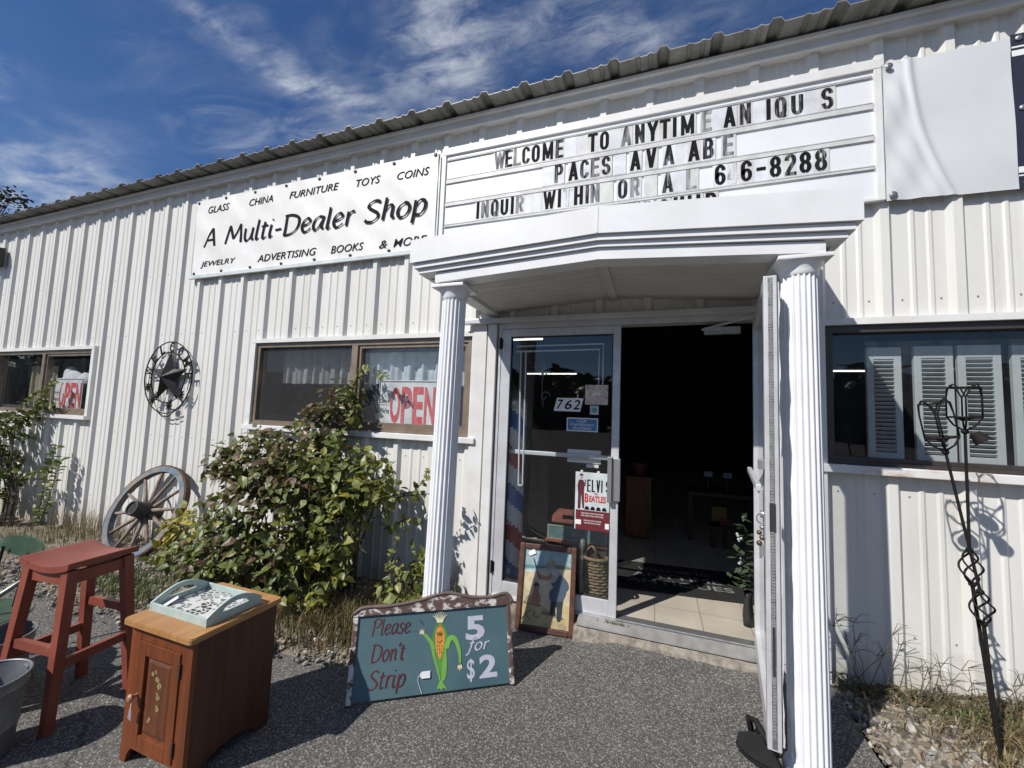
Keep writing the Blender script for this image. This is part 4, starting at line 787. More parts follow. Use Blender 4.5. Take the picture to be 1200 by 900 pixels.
# concert poster
t = card('concert_poster', -.555, -.305, .70, 1.108, GY, mat('poster_paper', (.58, .64, .64), .5), 'poster with black and red lettering and a dark red foot, taped to the glass door', 'poster')
c = MB(); c.box(-.548, -.305, GY - .0008, GY - .0002, .70, .838); c.build('dark_red_band', mat('dark_red_print', (.15, .018, .025), .5), t)
c = MB(); c.M = wallplane(GY - .0015)
for i, ch in enumerate('ELVIS'): x_ = -.470 + i * .033; block_letter(c, ch, x_, x_ + (.026 if ch != 'I' else .012) , .972, 1.058, 0, .0095)
for i in range(4): c.box(-.487, -.480, 1.01 + i * .012, 1.018 + i * .012, 0, .0002)
for i in range(4): c.add([(-.468 + i * .041 + .017 * math.cos(R(a_)), .843 + .026 * math.sin(R(a_)), 0) for a_ in range(0, 181, 20)], [tuple(range(10))])
c.build('black_lettering', BLACK, t, fix=False)
c = MB(); c.M = wallplane(GY - .0015)
put_text(c, 'THE', -.420, -.395, .952, .966, 0, .02); put_text(c, 'B', -.485, -.458, .895, .958, 0, .03); put_text(c, 'EATLES', -.453, -.335, .900, .945, 0, .03); c.build('red_lettering', mat('red_poster_ink', (.58, .02, .025), .5), t, fix=False)
c = MB(); c.M = wallplane(GY - .0015)
for y_, a_, b_ in ((.812, -.51, -.35), (.795, -.51, -.35), (.762, -.49, -.365), (.745, -.485, -.37)): put_text(c, 'ONE NIGHT ONLY ON STAGE', a_, b_, y_, y_ + .010, 0, .01)
c.box(-.548, -.508, .735, .768, 0, .0003); c.box(-.338, -.31, .722, .76, 0, .0003); c.build('white_lettering', WHITE, t, fix=False)
c = MB(); c.M = wallplane(GY - .0012)
c.add([(-.535, .845, 0), (-.515, .845, 0), (-.512, .96, 0), (-.50, .85, 0), (-.488, .85, 0), (-.492, .97, 0), (-.487, 1.03, 0), (-.50, 1.052, 0), (-.53, 1.052, 0), (-.54, 1.01, 0), (-.534, .95, 0)], [tuple(range(11))]); c.add([(-.512 + .012 * math.cos(a_ * .7), 1.074 + .017 * math.sin(a_ * .7), 0) for a_ in range(9)], [tuple(range(9))], 1); c.add([(-.512 + .015 * math.cos(a_ * .5), 1.082 + .014 * math.sin(a_ * .5), .0002) for a_ in range(7)], [tuple(range(7))], 2)
c.build('singer_silhouette', [mat('maroon_print', (.10, .02, .03), .5), mat('skin_print', (.55, .38, .30), .5), BLACK], t, fix=False)
c = MB()
for x_ in (-.52, -.40): c.box(x_, x_ + .018, GY - .001, GY + .001, 1.10, 1.122)
c.build('tape', mat('tape', (.6, .6, .58), .4), t)
# window light border (unlit tubing)
t = thing('light_tube_border', (-.72, .03, 1.0), 'double white tube border of an unlit light sign behind the door glass', 'light sign')
TB = mat('white_light_tubing', (.62, .68, .74), .35)
for o_ in (0, .042):
    c = MB(); c.tube([(-1.065, .02, 2.052 - o_), (-.38 - o_ * .7, .02, 2.058 - o_), (-.38 - o_ * .7, .02, 1.735)], .0065, 6); c.build('tube', TB, t)
    c = MB(); c.tube([(-.985 - o_, .02, 2.052 - (.042 if o_ else .042)), (-.975 - o_ * .8, .02, .965)], .0065, 6); c.build('tube', TB, t)
c = MB(); c.tube([(-.98, .02, .96), (-1.012, .02, .96)], .0065, 6); c.tube([(-.38, .02, 1.735), (-.41, .02, 1.735)], .0065, 6); c.build('tube_end', TB, t)
# scrolled iron hook
t = thing('iron_scroll', (-.80, .16, 1.6), 'dark scrolled wrought iron bracket hanging behind the door glass', 'bracket')
c = MB()
for z_ in (1.85, 1.66):
    c.tube([(-.86 + (.05 - .008 * k * .6) * math.cos(k * .7), .16, z_ + (.05 - .008 * k * .6) * math.sin(k * .7)) for k in range(10)], .006, 6)
c.tube([(-.87, .16, 1.93), (-.885, .16, 1.76), (-.87, .16, 1.58)], .006, 6); c.build('scrolls', mat('grey_iron', (.16, .16, .15), .5, .5), t)
# striped barber pole
t = thing('barber_pole', (-1.135, .22, .14), 'tall red white and blue striped barber pole behind the closed glass door', 'barber pole')
c = MB(); n = 48; m = 60; vs = []
for j in range(m + 1):
    z = lerp(.22, 1.56, j / m)
    for k in range(n): vs.append((-1.145 + .115 * math.cos(2 * math.pi * k / n), .22 + .115 * math.sin(2 * math.pi * k / n), z))
for j in range(m):
    for k in range(n): c.add([], []); c.f.append((j * n + k, j * n + (k + 1) % n, (j + 1) * n + (k + 1) % n, (j + 1) * n + k)); c.m.append((0, 0, 1, 1, 0, 0, 2, 2)[int(((k / n) * 8 + j * .30)) % 8])
c.v = vs; c.build('striped_cylinder', [mat('barber_white', (.80, .80, .80), .3), mat('barber_red', (.5, .05, .06), .3), mat('barber_blue', (.04, .14, .42), .3)], t, smooth=True)
c = MB(); c.lathe([(.12, 1.56), (.125, 1.60), (.10, 1.65), (.05, 1.69), (.03, 1.72)], 24, (-1.145, .22, 0)); c.build('cap', BALU, t, smooth=True)
c = MB(); c.lathe([(.14, .136), (.14, .19), (.12, .22)], 24, (-1.145, .22, 0)); c.build('base', BALU, t, smooth=True)
# crate stand, tote, finial lamp, basket
t = thing('dark_crate', (-.56, .24, .136), 'dark wooden crate behind the glass holding up the painted tote', 'crate')
DW = mat('dark_stained_wood', (.055, .035, .022), .6, 0, .2, 6, stretch=(1, 1, 6))
for i in range(4): c = MB(); c.bev(-.80, -.34, .125, .14, .15 + i * .10, .235 + i * .10, .003); c.build('plank', DW, t)
c = MB(); c.bev(-.82, -.33, .14, .40, .525, .545, .003); c.box(-.80, -.78, .14, .4, .136, .525); c.box(-.36, -.34, .14, .4, .136, .525); c.build('crate_frame', DW, t)
t = thing('painted_tote', (-.56, .15, .546), 'painted wooden tote with reddish handle ends and a teal front panel behind the glass', 'tote box')
RW = mat('red_brown_painted_wood', (.26, .085, .06), .55, 0, .2, 14)
c = MB(); c.bev(-.80, -.33, .10, .30, .546, .566, .003); c.build('tote_base', RW, t)
c = MB(); c.bev(-.79, -.335, .112, .124, .566, .672, .003); c.build('front_panel', mat('teal_painted_panel', (.10, .18, .18), .55, 0, .2, 10), t)
c = MB(); c.M = wallplane(.1095)
for q in ((-.785, -.34, .569, .574), (-.785, -.34, .664, .669), (-.785, -.779, .574, .664), (-.346, -.34, .574, .664)): c.box(q[0], q[1], q[2], q[3], 0, .001)
for k in range(9): c.tube([(-.66 + k * .022 - .01, .61, 0), (-.66 + k * .022, .635 - .01 * (k % 3), 0), (-.65 + k * .022, .612, 0)], .002, 4)
c.build('gold_decoration', mat('gold_paint', (.42, .36, .20), .5), t)
c = MB(); P_ = [(-.775, .674), (-.76, .73), (-.72, .772), (-.40, .772), (-.36, .73), (-.345, .674)]; P2 = [(-.69, .70), (-.69, .735), (-.43, .735), (-.43, .70)]
c.prism([(-.775, .674), (-.345, .674), (-.345, .70), (-.775, .70)], .19, .21); c.prism([(-.775, .7005), (-.69, .7005), (-.69, .735), (-.735, .765), (-.765, .735)], .19, .21); c.prism([(-.345, .7005), (-.43, .7005), (-.43, .735), (-.385, .765), (-.355, .735)], .19, .21); c.prism([(-.69, .7355), (-.43, .7355), (-.385, .7655), (-.40, .778), (-.72, .778), (-.735, .7655)], .19, .21); c.build('handle_board', RW, t)
t = thing('finial_post', (-.515, .09, .14), 'slim grey turned post with a ball finial behind the framed picture', 'post')
c = MB(); c.lathe([(.03, .136), (.03, .16), (.012, .18), (.012, .44), (.02, .47), (.012, .50), (.014, .52), (.028, .55), (.03, .575), (.022, .60), (.006, .612)], 18, (-.515, .085, 0)); c.build('post', mat('grey_turned_metal', (.30, .29, .28), .45, .4), t, smooth=True)
t = thing('wicker_basket', (-.41, .06, .14), 'brown wicker basket on its side low behind the closed glass door', 'basket')
WK = mat('wicker', (.22, .16, .085), .8, 0, .3, 30); c = MB()
for k in range(15):
    z_ = .16 + k * .021; w_ = .075 + .012 * math.sin(k * .3); c.tube([(-.41 + w_ * math.cos(a_ * .3927), .10 + .05 * math.sin(a_ * .3927) + .006 * (-1) ** (k + a_), z_) for a_ in range(17)], .0095, 5, False)
c.build('woven_side', WK, t, smooth=True)
c = MB(); c.tube([(-.49, .10, .47), (-.485, .10, .52), (-.44, .10, .56), (-.40, .10, .50)], .012, 6); c.tube([(-.41 + .085 * math.cos(a_ * .3927), .10 + .058 * math.sin(a_ * .3927), .475) for a_ in range(17)], .013, 6, False); c.build('rim', WK, t, smooth=True)

# shop inside, deep in the dark
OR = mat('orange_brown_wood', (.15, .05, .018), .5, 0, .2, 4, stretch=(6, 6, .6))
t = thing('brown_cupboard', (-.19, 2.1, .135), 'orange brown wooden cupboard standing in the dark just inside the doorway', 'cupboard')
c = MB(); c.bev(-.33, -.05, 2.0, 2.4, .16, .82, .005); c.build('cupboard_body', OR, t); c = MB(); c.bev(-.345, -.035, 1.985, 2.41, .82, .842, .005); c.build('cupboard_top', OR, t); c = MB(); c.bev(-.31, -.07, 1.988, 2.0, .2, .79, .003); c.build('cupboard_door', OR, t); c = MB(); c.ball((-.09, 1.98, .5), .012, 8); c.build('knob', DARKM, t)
t = thing('red_bin', (-.19, 2.2, .842), 'small red round bin on top of the brown cupboard', 'bin'); c = MB(); c.lathe([(.07, .842), (.085, .98), (.09, .98), (.075, .845)], 20, (-.19, 2.2, 0)); c.build('bin_shell', mat('red_plastic', (.15, .012, .012), .5), t, smooth=30)
t = thing('dark_desk', (.68, 2.5, .135), 'dark cluttered desk deep inside the doorway', 'desk')
c = MB(); c.bev(.35, 1.1, 2.2, 2.8, .66, .70, .006); c.build('desk_top', DW, t)
for i, j in ((.38, 2.25), (1.07, 2.25), (.38, 2.75), (1.07, 2.75)): c = MB(); c.beam((i, j, .135), (i, j, .66), .05, .05, (0, 1, 0)); c.build('leg', DW, t)
for i, (x_, l_) in enumerate(((.52, 'white card standing on the dark desk, the left one'), (.72, 'white card standing on the dark desk, the right one'))):
    t = thing('desk_card', (x_, 2.2, .70), l_, 'card', 'cards on the dark desk'); c = MB(); c.bev(x_, x_ + .09, 2.21, 2.215, .88, .94, .002); c.build('card_face', mat('dim_white_card', (.22, .25, .28), .6), t); c = MB(); c.box(x_ + .04, x_ + .05, 2.217, 2.222, .70, .94); c.build('card_stand', DARKM, t)
t = thing('yellow_toy', (.66, 2.1, .42), 'yellow and red toy on a stool below the dark desk', 'toy'); c = MB(); c.bev(.58, .74, 2.05, 2.15, .42, .58, .02); c.build('toy_body', mat('yellow_plastic', (.16, .11, .012), .5), t); c = MB(); c.bev(.66, .76, 2.03, 2.05, .38, .46, .01); c.build('toy_front', mat('red_plastic', (.15, .012, .012), .5), t)
c = MB(); c.bev(.55, .77, 2.0, 2.2, .36, .378, .004); c.beam((.6, 2.1, .135), (.6, 2.1, .36), .04, .1, (0, 1, 0)); c.beam((.73, 2.1, .135), (.73, 2.1, .36), .04, .1, (0, 1, 0)); tag(c.build('low_stool', DW), 'low dark stool under the yellow toy', 'stool')
# door mat
t = thing('door_mat', (.16, .82, .136), 'black door mat with white ANYTIME ANTIQUES lettering inside the doorway', 'door mat'); MF = frame((.17, .88, .137), (math.cos(.12), math.sin(.12), 0), (-math.sin(.12), math.cos(.12), 0))
c = MB(); c.M = MF; c.bev(-.60, .60, -.33, .33, 0, .010, .003); c.build('mat_body', mat('black_rubber_mat', (.012, .012, .012), .9, bump=.5, bs=200), t)
c = MB(); c.M = MF; put_text(c, 'WELCOME TO', -.30, .30, .12, .20, .0115, .01); put_text(c, 'ANYTIME', -.36, .36, -.03, .07, .0115, .01); put_text(c, 'ANTIQUES', -.42, .42, -.19, -.08, .0115, .01); c.build('mat_lettering', mat('grey_mat_lettering', (.20, .20, .20), .8), t, fix=False)
# artificial flowers by the open leaf
t = thing('flower_bunch', (.56, .22, .136), 'bunch of green leaves with small white flowers just inside the open door leaf', 'flowers')
c = MB(); c.lathe([(.03, .136), (.035, .2), (.025, .32), (.03, .36)], 16, (.60, .24, 0)); c.build('vase', mat('dark_vase', (.02, .02, .02), .4), t, smooth=True)
LG = mat('dull_green_leaf', (.05, .075, .04), .6); c = MB(); w_ = MB(); rr = random.Random(9)
for k in range(60):
    p = Vector((.58 + rr.gauss(0, .035), .22 + rr.gauss(0, .05), .36 + abs(rr.gauss(.2, .12)))); d_ = Vector((rr.gauss(0, 1), rr.gauss(-.3, 1), rr.gauss(.2, .6))).normalized(); s_ = Vector((-d_.y, d_.x, 0)).normalized() * .02
    c.add([p, p + d_ * .035 + s_, p + d_ * .075, p + d_ * .035 - s_], [(0, 1, 2, 3)])
    if k % 20 == 0:
        w_ = MB()
        for q in range(4): w_.ball(p + Vector((rr.gauss(-.01, .012), rr.gauss(-.02, .012), rr.gauss(.02, .018))), .009, 6)
        w_.build('white_flower', mat('dull_white_petal', (.42, .43, .42), .7), t)
c.build('leaves', LG, t, fix=False)
# keys on the open leaf
t = thing('key_bunch', (.47, -.86, 1.0), 'bunch of keys and small brass charms hanging from the lock of the open door leaf', 'keys')
c = MB(); c.tube([(.452 + .018 * math.cos(k * .5236), -.858, 1.075 + .022 * math.sin(k * .5236)) for k in range(13)], .003, 6, False); c.build('key_ring', BALU, t)
for k, (z_, m_, r_) in enumerate(((1.035, 'steel_washer', .010), (1.012, 'brass', .011), (.99, 'copper_charm', .012), (.965, 'brass', .012))):
    c = MB(); c.ball((.450 + .006 * (-1) ** k, -.858, z_), r_, 10); c.build('charm', mat('brass', (.13, .10, .06), .45, .7) if m_ == 'brass' else mat(m_, (.20, .15, .13), .45, .7), t, smooth=True)
c = MB(); c.bev(.444, .456, -.862, -.858, .90, .96, .001); c.bev(.458, .468, -.862, -.858, .91, .96, .001); c.build('key', BALU, t)
# doorstop
t = thing('doorstop', (.49, -.93, 0), 'black flat iron shaped doorstop holding the open door leaf', 'doorstop')
DS = mat('worn_black_rubber', (.009, .009, .0095), .7, 0, .2, 12, (.016, .016, .016), spec=.2); MD = frame((.462, -.80, .012), Vector((.55, -.83, 0)), (.75, .50, .42))
c = MB(); c.M = MD; sole = [(-.13 + .0, 0)] + [(-.13 + .26 * (k / 9), .062 * math.sin(math.pi * (k / 9) ** .6)) for k in range(1, 10)] + [(-.13 + .26 * (k / 9), -.062 * math.sin(math.pi * (k / 9) ** .6)) for k in range(8, 0, -1)]
c.prism(sole, 0, .022, 'xy'); c.build('sole', DS, t)
c = MB(); c.M = MD; c.prism([(p[0] * .9, p[1] * .85) for p in sole], .0225, .034, 'xy'); c.build('raised_edge', mat('grey_rubber', (.018, .018, .019), .7, spec=.2), t)
c = MB(); c.tube([(.44, -.70, .03), (.43, -.68, .10), (.452, -.72, .115), (.50, -.80, .055)], .014, 8); c.build('handle', DS, t, smooth=True)

# ------------------------------------------------------------------ wagon wheel
WHC = Vector((-4.93, -.262, .375)); az, el = .07, .419
wn_ = Vector((math.sin(az) * math.cos(el), -math.cos(az) * math.cos(el), math.sin(el))); wh = Vector((math.cos(az), math.sin(az), 0)); wv = wh.cross(wn_) * -1
if wv.z < 0: wv = -wv
MW_ = Matrix(((wh.x, wv.x, wn_.x, WHC.x), (wh.y, wv.y, wn_.y, WHC.y), (wh.z, wv.z, wn_.z, WHC.z), (0, 0, 0, 1)))
t = thing('wagon_wheel', (-4.95, -.45, 0), 'old wooden wagon wheel with faded blue rim leaning on the white wall', 'wagon wheel')
def ring_solid(r0, r1, z0, z1, n=60):
    c = MB(); c.M = MW_
    for k in range(n):
        a_ = 2 * math.pi * k / n; c.v += [tuple(MW_ @ Vector((r * math.cos(a_), r * math.sin(a_), z))) for r, z in ((r0, z0), (r1, z0), (r1, z1), (r0, z1))]
    for k in range(n):
        for i in range(4): c.f.append((k * 4 + i, k * 4 + (i + 1) % 4, ((k + 1) % n) * 4 + (i + 1) % 4, ((k + 1) % n) * 4 + i)); c.m.append(0)
    return c
BLU = mat('faded_blue_wood_paint', (.115, .175, .225), .8, 0, 0, 9, (.08, .105, .13), bump=.5, bs=60); add_layer(BLU, (.20, .165, .14), 5, .48, .58)
WOODG = mat('weathered_wood', (.27, .215, .17), .85, 0, .3, 12, (.13, .10, .075), bump=.6, bs=50)
RUST = mat('rusty_iron_tyre', (.12, .058, .035), .8, .3, .3, 20, (.05, .03, .024), bump=.5, bs=70)
ring_solid(.405, .462, -.028, .030).build('rim', BLU, t); ring_solid(.463, .478, -.030, .026).build('iron_tyre', RUST, t)
c = MB(); c.M = MW_; c.lathe([(.03, .135), (.055, .135), (.06, .15), (.072, .15), (.078, .05), (.088, .035), (.088, -.035), (.078, -.05), (.07, -.13), (.05, -.13)], 22); c.build('hub', mat('black_blue_hub', (.03, .035, .042), .6, .2, .3, 14, (.06, .05, .045)), t, smooth=35)
c = MB(); c.M = MW_; c.lathe([(.0, .139), (.045, .139), (.045, .1355), (.0, .1355)], 18); c.build('hub_bore', mat('hub_bore_dark', (.012, .01, .01), .8), t)
for k in range(12):
    a_ = R(k * 30 + 9); d_ = Vector((math.cos(a_), math.sin(a_), 0)); c = MB(); c.M = MW_; q_ = .006 * (-1) ** k
    c.tube([d_ * .08 + Vector((0, 0, q_)), d_ * .16 + Vector((0, 0, q_)), d_ * .30, d_ * .41], [.021, .020, .016, .0145], 8); c.build('spoke', WOODG, t, smooth=True)

# ------------------------------------------------------------------ painted board "Please... Don't Strip"
ang, lean = .597, .389; su = Vector((math.cos(ang), math.sin(ang), 0)); bk = Vector((-su.y, su.x, 0)); sv = bk * math.sin(lean) + Vector((0, 0, math.cos(lean)))
MS = frame((-1.471, -1.238, .004), su, sv); SW = .893
t = thing('painted_sign_board', (-1.1, -1.0, 0), "teal board painted Please Don't Strip with a smiling corn cob, leaning by the left column", 'sign board')
TEAL = mat('teal_board_paint', (.070, .130, .145), .6, 0, 0, 3, (.045, .10, .118), bump=.15, bs=14, stretch=(1, 1, 1)); add_layer(TEAL, (.20, .26, .26), 34, .68, .74, (.25, .25, 1), 5, .6)
c = MB(); c.M = MS; c.bev(.012, SW - .012, .004, .395, 0, .018, .003); c.build('board', TEAL, t)
FRM = mat('chipped_brown_frame', (.105, .062, .05), .7, 0, 0, 14, (.075, .045, .036), bump=.7, bs=50); add_layer(FRM, (.55, .52, .48), 16, .50, .57, (.8, .8, 1.2), 8)
top = catmull([(0, .397), (.05, .425), (.2, .425), (.34, .440), (.46, .466), (.53, .466), (.64, .440), (.76, .432), (.84, .445), (.873, .435), (SW, .40)], 5)
c = MB(); c.M = MS; low = [(p[0], .385 + (.004 if 0 < i < len(top) - 1 else 0)) for i, p in enumerate(top)]
for i in range(len(top) - 1):
    q = [low[i], low[i + 1], top[i + 1], top[i]]; c.prism([(p[0], p[1]) for p in q], -.006, .030, 'xy')
c.build('crest_rail', FRM, t)
c = MB(); c.M = MS
edge = [(p[0], p[1] + .004, 0) for p in top]; c.tube([(p[0], p[1], .026) for p in edge], .010, 8); c.build('crest_moulding', mat('brown_moulding', (.16, .115, .095), .6, 0, .2, 10), t, smooth=True)
for x_, dxx in ((.012, -.012), (SW - .026, .014)):
    c = MB(); c.M = MS; c.bev(x_ - .012, x_ + .014, -.002, .386, -.004, .028, .005); c.build('side_rail', FRM, t)
REDP = mat('brick_red_sign_paint', (.115, .030, .032), .7, spec=.2); PALE = mat('pale_lavender_paint', (.47, .48, .56), .7, 0, .06, 20)
c = MB(); c.M = MS; zt = .0195
pen_text(c, 'Please...', .098, .292, .050, zt, .15, .065, R(30), .18, x1=.345); pen_text(c, "Don't", .102, .170, .053, zt, .17, .07, R(30), .18, x1=.276); pen_text(c, 'Strip', .098, .052, .054, zt, .18, .07, R(30), .18, x1=.286)
c.build('red_lettering', REDP, t, fix=False)
c = MB(); c.M = MS
def poly(mb, pts, z, mi=0): mb.add([(p[0], p[1], z) for p in pts], [tuple(range(len(pts)))], mi)
put_text(c, '5', .612, .722, .225, .345, zt, .035); put_text(c, '2',   .686, .786, .042, .150, zt, .035); put_text(c, '$', .617, .660, .032, .138, zt, .012)
pen_text(c, 'for', .622, .176, .038, zt, .26, .13, R(25), .22, x1=.740); c.build('white_lettering', PALE, t, fix=False)
# the corn cob figure
COB = mat('corn_yellow_paint', (.62, .30, .055), .7, 0, 0, 60, (.55, .20, .035), lo=.45, hi=.55); GRN = mat('corn_leaf_green_paint', (.10, .30, .05), .7, 0, 0, 14, (.06, .20, .04)); LGN = mat('light_green_paint', (.17, .40, .07), .7); CRM = mat('cream_paint', (.70, .64, .42), .7)
c = MB(); c.M = MS; z0 = .0195
def blob(pts, z, mi): poly(c, catmull(pts + [pts[0]], 5)[:-1], z, mi)
blob([(.470, .040), (.452, .115), (.428, .175), (.418, .235), (.436, .298), (.466, .335), (.494, .300), (.512, .245), (.506, .190), (.500, .120), (.492, .060)], z0, 1)
blob([(.464, .150), (.446, .20), (.440, .262), (.452, .300), (.466, .316), (.482, .296), (.493, .255), (.488, .205), (.474, .160)], z0 + .0006, 0)
blob([(.478, .045), (.480, .115), (.492, .190), (.512, .240), (.500, .200), (.508, .150), (.506, .095), (.497, .060)], z0 + .0009, 2)
blob([(.440, .135), (.424, .185), (.430, .215), (.450, .150), (.470, .075), (.475, .040)], z0 + .0012, 2)
blob([(.455, .016), (.462, .042), (.476, .055), (.492, .038), (.508, .013), (.490, .022), (.480, .013), (.468, .022)], z0 + .0013, 2)
ribbon(c, catmull([(.432, .200), (.418, .235), (.390, .268), (.376, .278)]), lambda t_, a_: lerp(.022, .012, t_), z0 + .0014, 2)
ribbon(c, catmull([(.502, .200), (.522, .245), (.552, .238), (.572, .190), (.578, .150), (.578, .122)]), lambda t_, a_: lerp(.030, .012, t_), z0 + .0015, 2)
for hx, hy, s_ in ((.367, .288, 1), (.577, .106, -1)):
    blob([(hx - .012, hy - .008 * s_), (hx - .010, hy + .012 * s_), (hx - .004, hy + .004 * s_), (hx + .001, hy + .020 * s_), (hx + .005, hy + .004 * s_), (hx + .012, hy + .012 * s_), (hx + .010, hy - .010 * s_)], z0 + .0018, 3)
for k in range(9): ribbon(c, catmull([(.466 + (k - 4) * .003, .326), (.466 + (k - 4) * .006, .35), (.466 + (k - 4) * .0105, .372 + .012 * math.cos((k - 4) * .6))]), lambda t_, a_: lerp(.006, .002, t_), z0 + .0016 + k * .0001, 3)
for k in (0, 1, 2, 8): 
    for x_ in (.454, .466, .478): ribbon(c, [(x_ - .0006, .175 + k * .016), (x_, .187 + k * .016)], lambda t_, a_: .0016, z0 + .001, 4)
for ex in (.457, .473):
    ribbon(c, [(ex + .0062 * math.cos(k * .5236), .272 + .0105 * math.sin(k * .5236)) for k in range(13)], lambda t_, a_: .0018, z0 + .0022, 4); ribbon(c, [(ex, .2665), (ex, .2735)], lambda t_, a_: .0035, z0 + .0024, 4)
ribbon(c, catmull([(.451, .242), (.458, .234), (.470, .234), (.479, .243)]), lambda t_, a_: .0026, z0 + .0022, 4)
ribbon(c, [(.352, .352), (.366, .326)], lambda t_, a_: .0015, z0, 4); ribbon(c, [(.366, .345), (.374, .322)], lambda t_, a_: .0015, z0, 4)
c.build('corn_figure', [COB, GRN, LGN, CRM, BLACK], t, fix=False)
def price_tag(p, m, label, w_=.038, h_=.028, string=None, rot=0):
    t = thing('price_tag', m @ Vector((p[0], p[1], p[2])), label, 'price tag'); c = MB(); c.M = m @ Matrix.Translation(Vector(p)) @ Matrix.Rotation(rot, 4, 'Z')
    c.prism([(0, -h_ / 2), (w_, -h_ / 2), (w_, h_ / 2), (0, h_ / 2), (-.010, h_ * .25), (-.010, -h_ * .25)], 0, .0012, 'xy'); c.build('tag_card', WHITE, t)
    if string: c = MB(); c.M = m; c.tube(catmull(string, 5) if len(string[0]) == 2 else string, .0012, 5); c.build('string', WHITE, t)
price_tag((.375, .090, .024), MS, 'white price tag with string on the teal painted board', .042, .032, [(.366, .090, .024), (.355, .087, .024), (.354, .065, .023), (.368, .03, .023), (.376, .008, .024)])

# ------------------------------------------------------------------ framed beach picture
PO = Vector((-.929, -.185, .004)); pu = Vector((.407, .045, 0)); pv = Vector((.012, .125, .55)); PW, PH = .412, .570; MP = frame(PO, pu, pv)
t = thing('framed_picture', (-.73, -.15, 0), 'brown framed beach picture leaning against the closed glass door', 'picture')
FW = mat('red_brown_picture_frame', (.115, .048, .03), .5, 0, .25, 10, stretch=(1, 1, 3))
for q in ((0, .036, 0, PH), (PW - .036, PW, 0, PH)): c = MB(); c.M = MP; c.bev(q[0], q[1], q[2], q[3], -.004, .022, .006); c.build('frame_side', FW, t)
for q in ((.037, PW - .037, 0, .036), (.037, PW - .037, PH - .036, PH)): c = MB(); c.M = MP; c.bev(q[0], q[1], q[2], q[3], -.004, .0215, .006); c.build('frame_rail', FW, t)
c = MB(); c.M = MP; iw = PW - .072; ih = PH - .072
def pp(u, v): return (.036 + u * iw, .036 + v * ih)
def blob2(pts, z, mi): poly(c, [pp(*p) for p in catmull(pts + [pts[0]], 4)[:-1]], z, mi)
def flat2(pts, z, mi): poly(c, [pp(*p) for p in pts], z, mi)
flat2([(-.02, -.02), (1.02, -.02), (1.02, .78), (-.02, .70)], .006, 0); flat2([(-.02, .70), (1.02, .78), (1.02, 1.02), (-.02, 1.02)], .006, 1)
flat2([(-.02, .725), (.45, .755), (.45, .785), (-.02, .775)], .0066, 2); blob2([(.3, .76), (.55, .80), (.8, .82), (1.0, .80), (1.0, .775), (.6, .765)], .0067, 9); flat2([(-.02, .70), (.4, .735), (.3, .70), (-.02, .672)], .0068, 8)
blob2([(-.02, .28), (.3, .30), (.6, .22), (1.0, .30), (1.02, .02), (-.02, .02)], .0064, 10)
blob2([(.02, .27), (.28, .245), (.42, .255), (.35, .29), (.1, .305)], .0070, 3); blob2([(.42, .16), (.62, .145), (.85, .12), (.88, .15), (.7, .19), (.48, .20)], .0071, 3)
# man bending with a clam fork
blob2([(.60, .17), (.62, .33), (.66, .45), (.75, .47), (.86, .46), (.86, .30), (.84, .12), (.76, .10), (.74, .25), (.71, .26), (.72, .16)], .0076, 4)      # boots / legs
blob2([(.60, .34), (.57, .44), (.66, .52), (.80, .56), (.90, .52), (.92, .46), (.86, .36), (.74, .34)], .0080, 5)
blob2([(.60, .56), (.64, .66), (.76, .70), (.90, .64), (.97, .56), (.93, .49), (.80, .47), (.70, .49)], .0084, 5); blob2([(.54, .60), (.58, .72), (.66, .77), (.78, .73), (.74, .66), (.66, .58)], .0088, 6)
ribbon(c, [pp(*p) for p in catmull([(.62, .68), (.52, .63), (.42, .63), (.33, .645)])], lambda t_, a_: .028, .0092, 7)
blob2([(.50, .76), (.50, .83), (.55, .86), (.61, .84), (.62, .78), (.56, .745)], .0094, 7); blob2([(.53, .80), (.50, .86), (.58, .89), (.66, .86), (.66, .78), (.60, .77)], .0096, 11); blob2([(.49, .745), (.52, .79), (.58, .77), (.55, .72)], .0097, 6)
ribbon(c, [pp(.36, .60), pp(.20, .87)], lambda t_, a_: .007, .0098, 4)
# child sitting
blob2([(.18, .30), (.24, .42), (.33, .44), (.40, .36), (.38, .28), (.26, .27)], .0076, 7); blob2([(.24, .43), (.25, .51), (.30, .53), (.35, .50), (.34, .44), (.29, .42)], .0080, 7); blob2([(.24, .49), (.26, .55), (.33, .55), (.36, .50), (.30, .515)], .0083, 4); blob2([(.08, .28), (.10, .36), (.18, .38), (.22, .31), (.16, .26)], .0084, 11)
ribbon(c, [pp(*p) for p in catmull([(.02, .06), (.14, .16), (.22, .18)])], lambda t_, a_: .004, .0086, 4); ribbon(c, [pp(*p) for p in catmull([(.10, .13), (.22, .06)])], lambda t_, a_: .004, .0087, 4); ribbon(c, [pp(*p) for p in catmull([(.30, .17), (.27, .13), (.35, .11), (.40, .13)])], lambda t_, a_: .004, .0087, 4); blob2([(.74, .03), (.80, .07), (.92, .07), (.94, .02), (.84, .0)], .0088, 11)
def paint(n_, col, k=18, v=.14): return mat('painted_' + n_, col, .4, 0, v, k, bump=.1, bs=50)
c.build('beach_painting', [paint('sand', (.56, .48, .31)), paint('sky_blue', (.30, .42, .43)), paint('sea', (.12, .24, .27)), paint('sand_shadow', (.22, .19, .15)), paint('boots', (.035, .04, .045)), paint('overalls', (.075, .10, .14)), paint('shirt', (.40, .38, .34)), paint('skin', (.38, .19, .12)), paint('surf', (.55, .58, .55)), paint('dune_green', (.16, .20, .12)), paint('wet_sand', (.50, .41, .21)), paint('straw', (.38, .30, .19))], t, fix=False)
